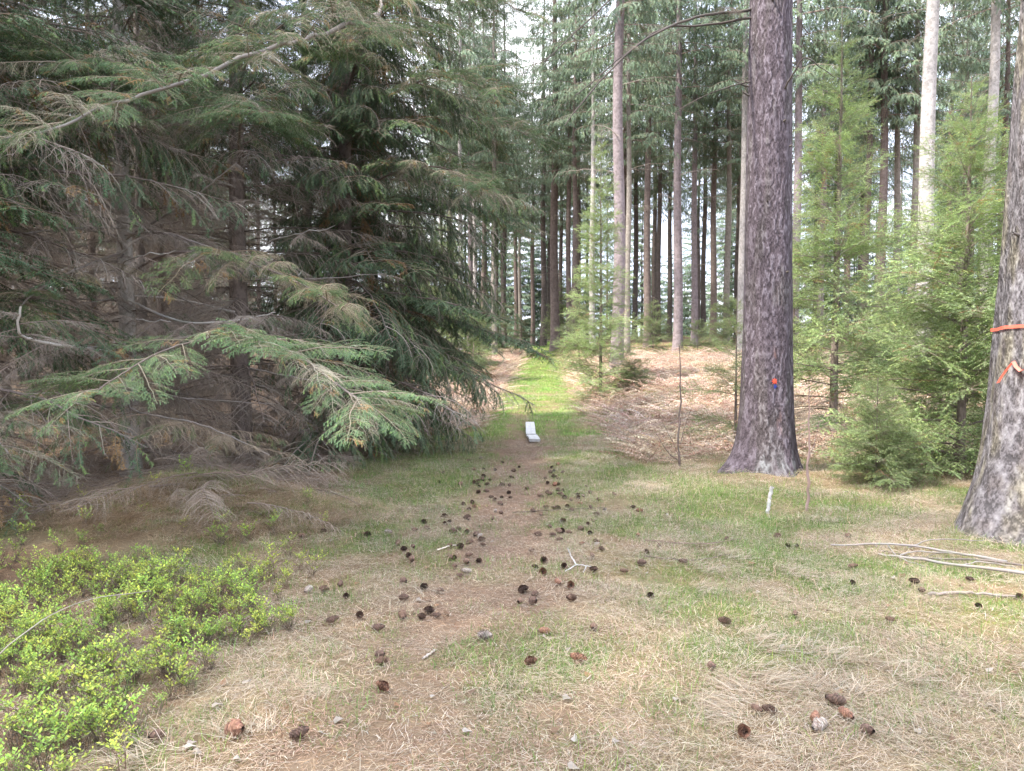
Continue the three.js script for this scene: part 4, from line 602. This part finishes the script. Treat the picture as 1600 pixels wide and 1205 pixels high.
stick('fallen_branch', 'thin dark fallen branch lying between the two long grey ones', 'branch', [[[[2.95, 5.8, 0.02], [3.2, 5.62, 0.03], [3.5, 5.52, 0.03], [3.9, 5.3, 0.02]], 0.006, 0.009], [[[3.2, 5.62, 0.03], [3.35, 5.66, 0.05], [3.55, 5.62, 0.04]], 0.004, 0.002], [[[3.3, 5.58, 0.03], [3.3, 5.45, 0.03], [3.42, 5.36, 0.02]], 0.004, 0.002]], [0.13, 0.105, 0.09]);
stick('fallen_branch', 'short broken dark branch in the moss under the two grey fallen branches', 'branch', [[[[2.72, 4.72, 0.02], [3.0, 4.72, 0.03], [3.3, 4.66, 0.015]], 0.012, 0.008]], [0.2, 0.165, 0.14]);
stick('forked_twig', 'small bone white forked twig standing up right of the bare path', 'twig', [[[[0.49, 5.47, 0.01], [0.455, 5.52, 0.06], [0.425, 5.52, 0.13]], 0.006, 0.004], [[[0.49, 5.47, 0.015], [0.44, 5.36, 0.02], [0.39, 5.28, 0.012]], 0.005, 0.003], [[[0.49, 5.47, 0.015], [0.56, 5.4, 0.02], [0.62, 5.36, 0.012]], 0.005, 0.003], [[[0.555, 5.4, 0.02], [0.54, 5.33, 0.02], [0.52, 5.27, 0.012]], 0.004, 0.002]], [0.44, 0.41, 0.38]);
stick('twig', 'pale twig among the cones on the left edge of the bare path', 'twig', [[[[-0.61, 5.85, 0.015], [-0.53, 5.93, 0.022], [-0.46, 6.03, 0.015]], 0.006, 0.004]], [0.5, 0.43, 0.35]);
stick('twig', 'short pale split stick lying left of the path in the foreground', 'twig', [[[[-0.475, 3.80, 0.01], [-0.44, 3.88, 0.012], [-0.42, 3.93, 0.01]], 0.007, 0.006]], [0.42, 0.37, 0.31]);
stick('twig', 'long thin dark twig lying across the bare path', 'twig', [[[[0.0, 7.42, 0.012], [0.4, 7.38, 0.014], [0.95, 7.42, 0.012]], 0.005, 0.003]], [0.1, 0.075, 0.06]);
stick('twig', 'dark thin twig lying in the straw right of the cones', 'twig', [[[[1.05, 5.72, 0.02], [1.4, 5.66, 0.02], [1.75, 5.75, 0.02]], 0.006, 0.003]], [0.14, 0.105, 0.085]);
stick('twig', 'brown curved twig in the grass in front of the thick trunk', 'twig', [[[[1.15, 6.25, 0.02], [1.6, 6.1, 0.03], [2.0, 6.3, 0.02]], 0.006, 0.003]], [0.2, 0.14, 0.11]);
stick('twig', 'thin bleached twig arching over the bilberry plants', 'twig', [[[[-2.55, 3.35, 0.03], [-2.45, 3.6, 0.2], [-2.35, 3.95, 0.26], [-2.15, 4.3, 0.2]], 0.004, 0.002]], [0.30, 0.26, 0.21]);
stick('bare_sapling', 'thin leafless sapling stem in front of the rusty bracken', 'sapling', [[[[2.42, 10.5, -0.03], [2.40, 10.5, 0.5], [2.43, 10.5, 1.0], [2.39, 10.5, 1.75]], 0.018, 0.006], [[[2.42, 10.5, 0.08], [2.25, 10.4, 0.2], [2.05, 10.35, 0.5]], 0.008, 0.003], [[[2.42, 10.5, 0.12], [2.3, 10.5, 0.4], [2.15, 10.45, 0.65]], 0.006, 0.002], [[[2.42, 10.5, 0.3], [2.5, 10.5, 0.6], [2.6, 10.45, 0.9]], 0.005, 0.002]], [0.17, 0.13, 0.11]);
stick('dead_stalk', 'thin brown dead stem standing in front of the thick trunk foot', 'stalk', [[[[3.0, 7.36, -0.03], [3.0, 7.36, 0.4], [3.005, 7.36, 0.85], [3.0, 7.36, 1.25]], 0.017, 0.004], [[[3.0, 7.36, 0.5], [3.08, 7.4, 0.7], [3.12, 7.4, 0.9]], 0.005, 0.002]], [0.26, 0.18, 0.15]);
stick('stump_stick', 'short broken white stick standing upright before the thick trunk', 'stick', [[[[2.60, 7.38, -0.03], [2.615, 7.38, 0.10], [2.645, 7.38, 0.26]], 0.017, 0.019]], [0.42, 0.40, 0.37]);
stick('dead_stalk', 'thin grass stem standing left of the far grassy path', 'stalk', [[[[-1.05, 19.5, 0], [-1.04, 19.5, 0.9], [-1.03, 19.5, 1.7]], 0.016, 0.008]], [0.2, 0.16, 0.13]);

// cones
function coneGeo(seed, open) {
  const r = rng(seed), b = new MB(), Lc = 0.075, R = 0.021, rows = 11, core = [];
  const prof = t => R * Math.pow(Math.sin(Math.PI * clamp(0.1 + 0.84 * t)), 0.65);
  for (let k = 0; k <= 6; k++) core.push([(k / 6 - 0.5) * Lc, 0, 0]);
  b.tube(core, t => prof(t) * 0.72, 0, 7, [0.055, 0.035, 0.025]);
  for (let k = 0; k < rows; k++) { const t = (k + 0.5) / rows, n = 7, rr = prof(t), x = (t - 0.5) * Lc;
    for (let s = 0; s < n; s++) { const a = (s + (k % 2) / 2) / n * 6.283 + (r() - 0.5) * 0.2, w = 0.44, lift = open * (0.8 + 0.4 * r()), P = (aa, q, xx) => [xx, Math.cos(aa) * q, Math.sin(aa) * q], c = vary([0.105, 0.058, 0.036], r, 0.35);
      const A = P(a - w * 0.7, rr * 0.66, x - 0.004), B = P(a + w * 0.7, rr * 0.66, x - 0.004), C = P(a + w, rr * lift, x + 0.008), D = P(a, rr * lift * 1.08, x + 0.0125), E = P(a - w, rr * lift, x + 0.008); b.quad(A, B, C, E, c); b.tri(E, C, D, vary([0.17, 0.105, 0.07], r, 0.3)); } }
  return b.geo();
}
const coneGeos = [coneGeo(1, 1.15), coneGeo(2, 1.3), coneGeo(3, 1.0)];
const coneMat = [[1, 1, 1], [0.72, 0.70, 0.72], [1.45, 1.2, 1.1], [2.1, 2.9, 3.7]].map(c => new THREE.MeshStandardMaterial({ vertexColors: true, color: new THREE.Color().setRGB(...c), roughness: 0.85, side: THREE.DoubleSide }));
const CONES = [
[[0.18,8.71],[0.22,7.45],[0.43,7.45],[0.47,7.45],[0.29,7.24],[0.36,6.35],[0.42,6.46],[0.45,6.48],[0.51,6.46],[0.59,6.09],[0.71,6.75],[0.7,6.48],[0.94,7.33],[0.83,7.15],[0.23,6.46],[0.41,6.19],[0.16,5.91],[0.17,5.39],[0.24,5.56],[0.39,5.39],[0.08,4.9],[0.14,4.66],[0.15,4.81],[0.38,4.65],[0.4,4.93],[0.32,4.99],[0.05,4.65]],
[[-0.04,8.43],[-0.02,8.23],[-0.12,8.2],[-0.24,8.16],[-0.12,7.84],[-0.19,8.05],[-0.12,9.02],[-0.03,8.97],[-0.31,8.93],[-0.39,8.71],[-0.63,8.8],[-0.9,8.97],[-0.37,9.2],[-0.01,9.5],[-0.19,7.09],[-0.11,7.36],[-0.17,7.42],[-0.44,7.06],[-0.63,6.78],[-0.59,6.86],[-0.48,6.57],[-0.52,6.45],[-0.32,6.41],[-0.29,6.41],[-0.26,6.28],[-0.25,6.13],[-0.36,6.17],[-0.51,5.96],[-0.34,5.77],[-0.35,5.58],[-0.26,5.63],[-0.43,5.44],[-0.34,5.34],[-0.48,4.85],[-0.38,5.22],[-0.45,5.66]],
[[0.55,9.45],[0.59,9.29],[0.56,8.88],[0.55,8.51],[0.6,8.51],[0.41,8.43],[0.34,8.2],[0.31,8.23],[0.54,8.23],[0.59,8.05],[0.65,7.91],[0.58,7.54],[0.6,7.36],[0.72,7.67],[0.81,7.45],[0.9,8.75],[0.89,8.27],[0.93,7.84],[0.48,6.85],[0.35,6.68],[0.63,6.58],[0.02,10.02],[0.1,10.43],[0.52,9.75],[0.68,9.75],[0.56,10.19]],
[[1.24,7.45],[1.28,7.27],[1.15,8.12],[1.12,6.44],[1.09,5.85],[0.99,5.49],[1.32,5.59],[1.24,6.09],[1.87,6.32],[0.9,4.7],[1.24,4.21],[0.34,3.72],[0.1,3.72],[-0.62,3.42],[-0.69,3.77],[-0.67,3.69],[-0.6,4.89],[-0.7,4.68],[-0.75,5.01],[-0.51,4.47],[-0.46,4.42],[-0.55,4.36],[-0.66,4.35],[-0.77,4.16],[-0.92,4.35],[-0.15,4.07],[0.18,4.11],[-0.83,6.76],[-1.08,6.34],[-0.87,6.49],[-0.81,5.94],[-1.24,6.23],[-1.28,6.26],[-0.88,5.86],[0.38,4.65],[0.47,4.16]],
[[-1.15,2.98],[-0.88,2.97],[-1.47,2.95],[-1.06,4.26],[-1.08,4.7],[-1.28,4.9],[-1.38,4.88],[-1.19,4.99],[-1.78,6.12],[-1.64,6.27],[-1.81,6.49]],
[[1.45,3.22],[1.3,3.07],[1.29,3.01],[1.45,3.1],[1.48,2.97],[0.96,2.97],[1.09,3.18],[1.14,3.18],[1,3.6],[1.7,4.33],[2.23,4.24],[2.89,4.47],[2.37,6.01],[2.3,6.03],[2.33,6.37],[2.91,6.26],[2.77,4.96],[2.7,4.76],[3.2,5.04],[2.52,5.33],[2.31,4.9],[3.27,4.65]],
];
{ // more of them, smaller in view, along both edges of the path
  const r = rng(77); for (let k = 0; k < 48; k++) { const d = 5.2 + r() * 6, side = r() < 0.55 ? -1 : 1, x = trail(d) + side * (0.28 + Math.abs(r() + r() - 1) * 0.75) + (side > 0 ? 0.05 : 0); CONES[side < 0 ? 1 : 2].push([x, d]); }
}
{
  const r = rng(4321), info = [['dark open cone lying along the right edge of the bare path', 'cones along the right edge of the bare path'], ['dark open cone lying along the left edge of the bare path', 'cones along the left edge of the bare path'], ['small dark cone on the right verge of the bare path, farther up', 'distant cones on the right verge'], ['dark cone lying loose in the pale grass away from the bare path', 'cones loose in the pale grass'], ['dark cone lying near the edge of the bilberry patch', 'cones near the bilberry patch'], ['dark cone lying in the straw on the right of the clearing', 'cones in the straw on the right']];
  const special = { '3,11': ['large reddish brown cone on the foreground path, right of another cone', 2], '3,12': ['reddish brown cone on the foreground path, left of a larger cone', 2], '3,25': ['weathered grey cone on the middle of the foreground path', 3], '3,26': ['pale brown cone on the foreground path beside a grey one', 2], '5,0': ['open brown cone lying above the pale cone pair in foreground straw', 1], '5,1': ['reddish cone touching a pale grey cone in foreground straw', 2], '5,2': ['pale grey weathered cone touching a reddish cone in foreground straw', 3], '5,3': ['brown cone lying flat right of the touching cone pair', 2], '5,4': ['dark closed cone at the bottom right, lowest of the cones there', 1], '0,0': ['single small dark cone on the middle of the bare path', 1], '0,20': ['round dark cone on the path, above a wider one', 1], '0,21': ['wide dark cone on the path just below a round one', 1], '4,0': ['brown cone in the straw below the bilberry patch', 2], '4,1': ['dark cone at the bottom of the picture right of the bilberry patch', 1], '3,13': ['brown cone left of the path, lowest of three in a column', 2] };
  CONES.forEach((row, i) => row.forEach(([x, d], j) => {
    const sp = special[`${i},${j}`], q = r(), m = sp ? sp[1] : q < 0.5 ? 1 : q < 0.86 ? 0 : q < 0.96 ? 2 : 3, s = (sp ? 0.82 : 0.62) + r() * 0.32;
    const o = new THREE.Mesh(coneGeos[Math.floor(r() * 3)], coneMat[m]); o.name = numbered('fallen_cone'); o.castShadow = o.receiveShadow = true; o.scale.set(s, s * 1.05, s * 1.05); o.position.set(x, hgt(x, -d) + 0.024 * s + (d < 6 ? 0.011 : 0), -d); o.rotation.set((r() - 0.5) * 0.4, r() * 6.283, (r() - 0.5) * 0.5); scene.add(o);
    tag(o, sp ? sp[0] : info[i][0], 'cone', sp ? null : info[i][1]);
  }));
}

renderer.render(scene, camera);
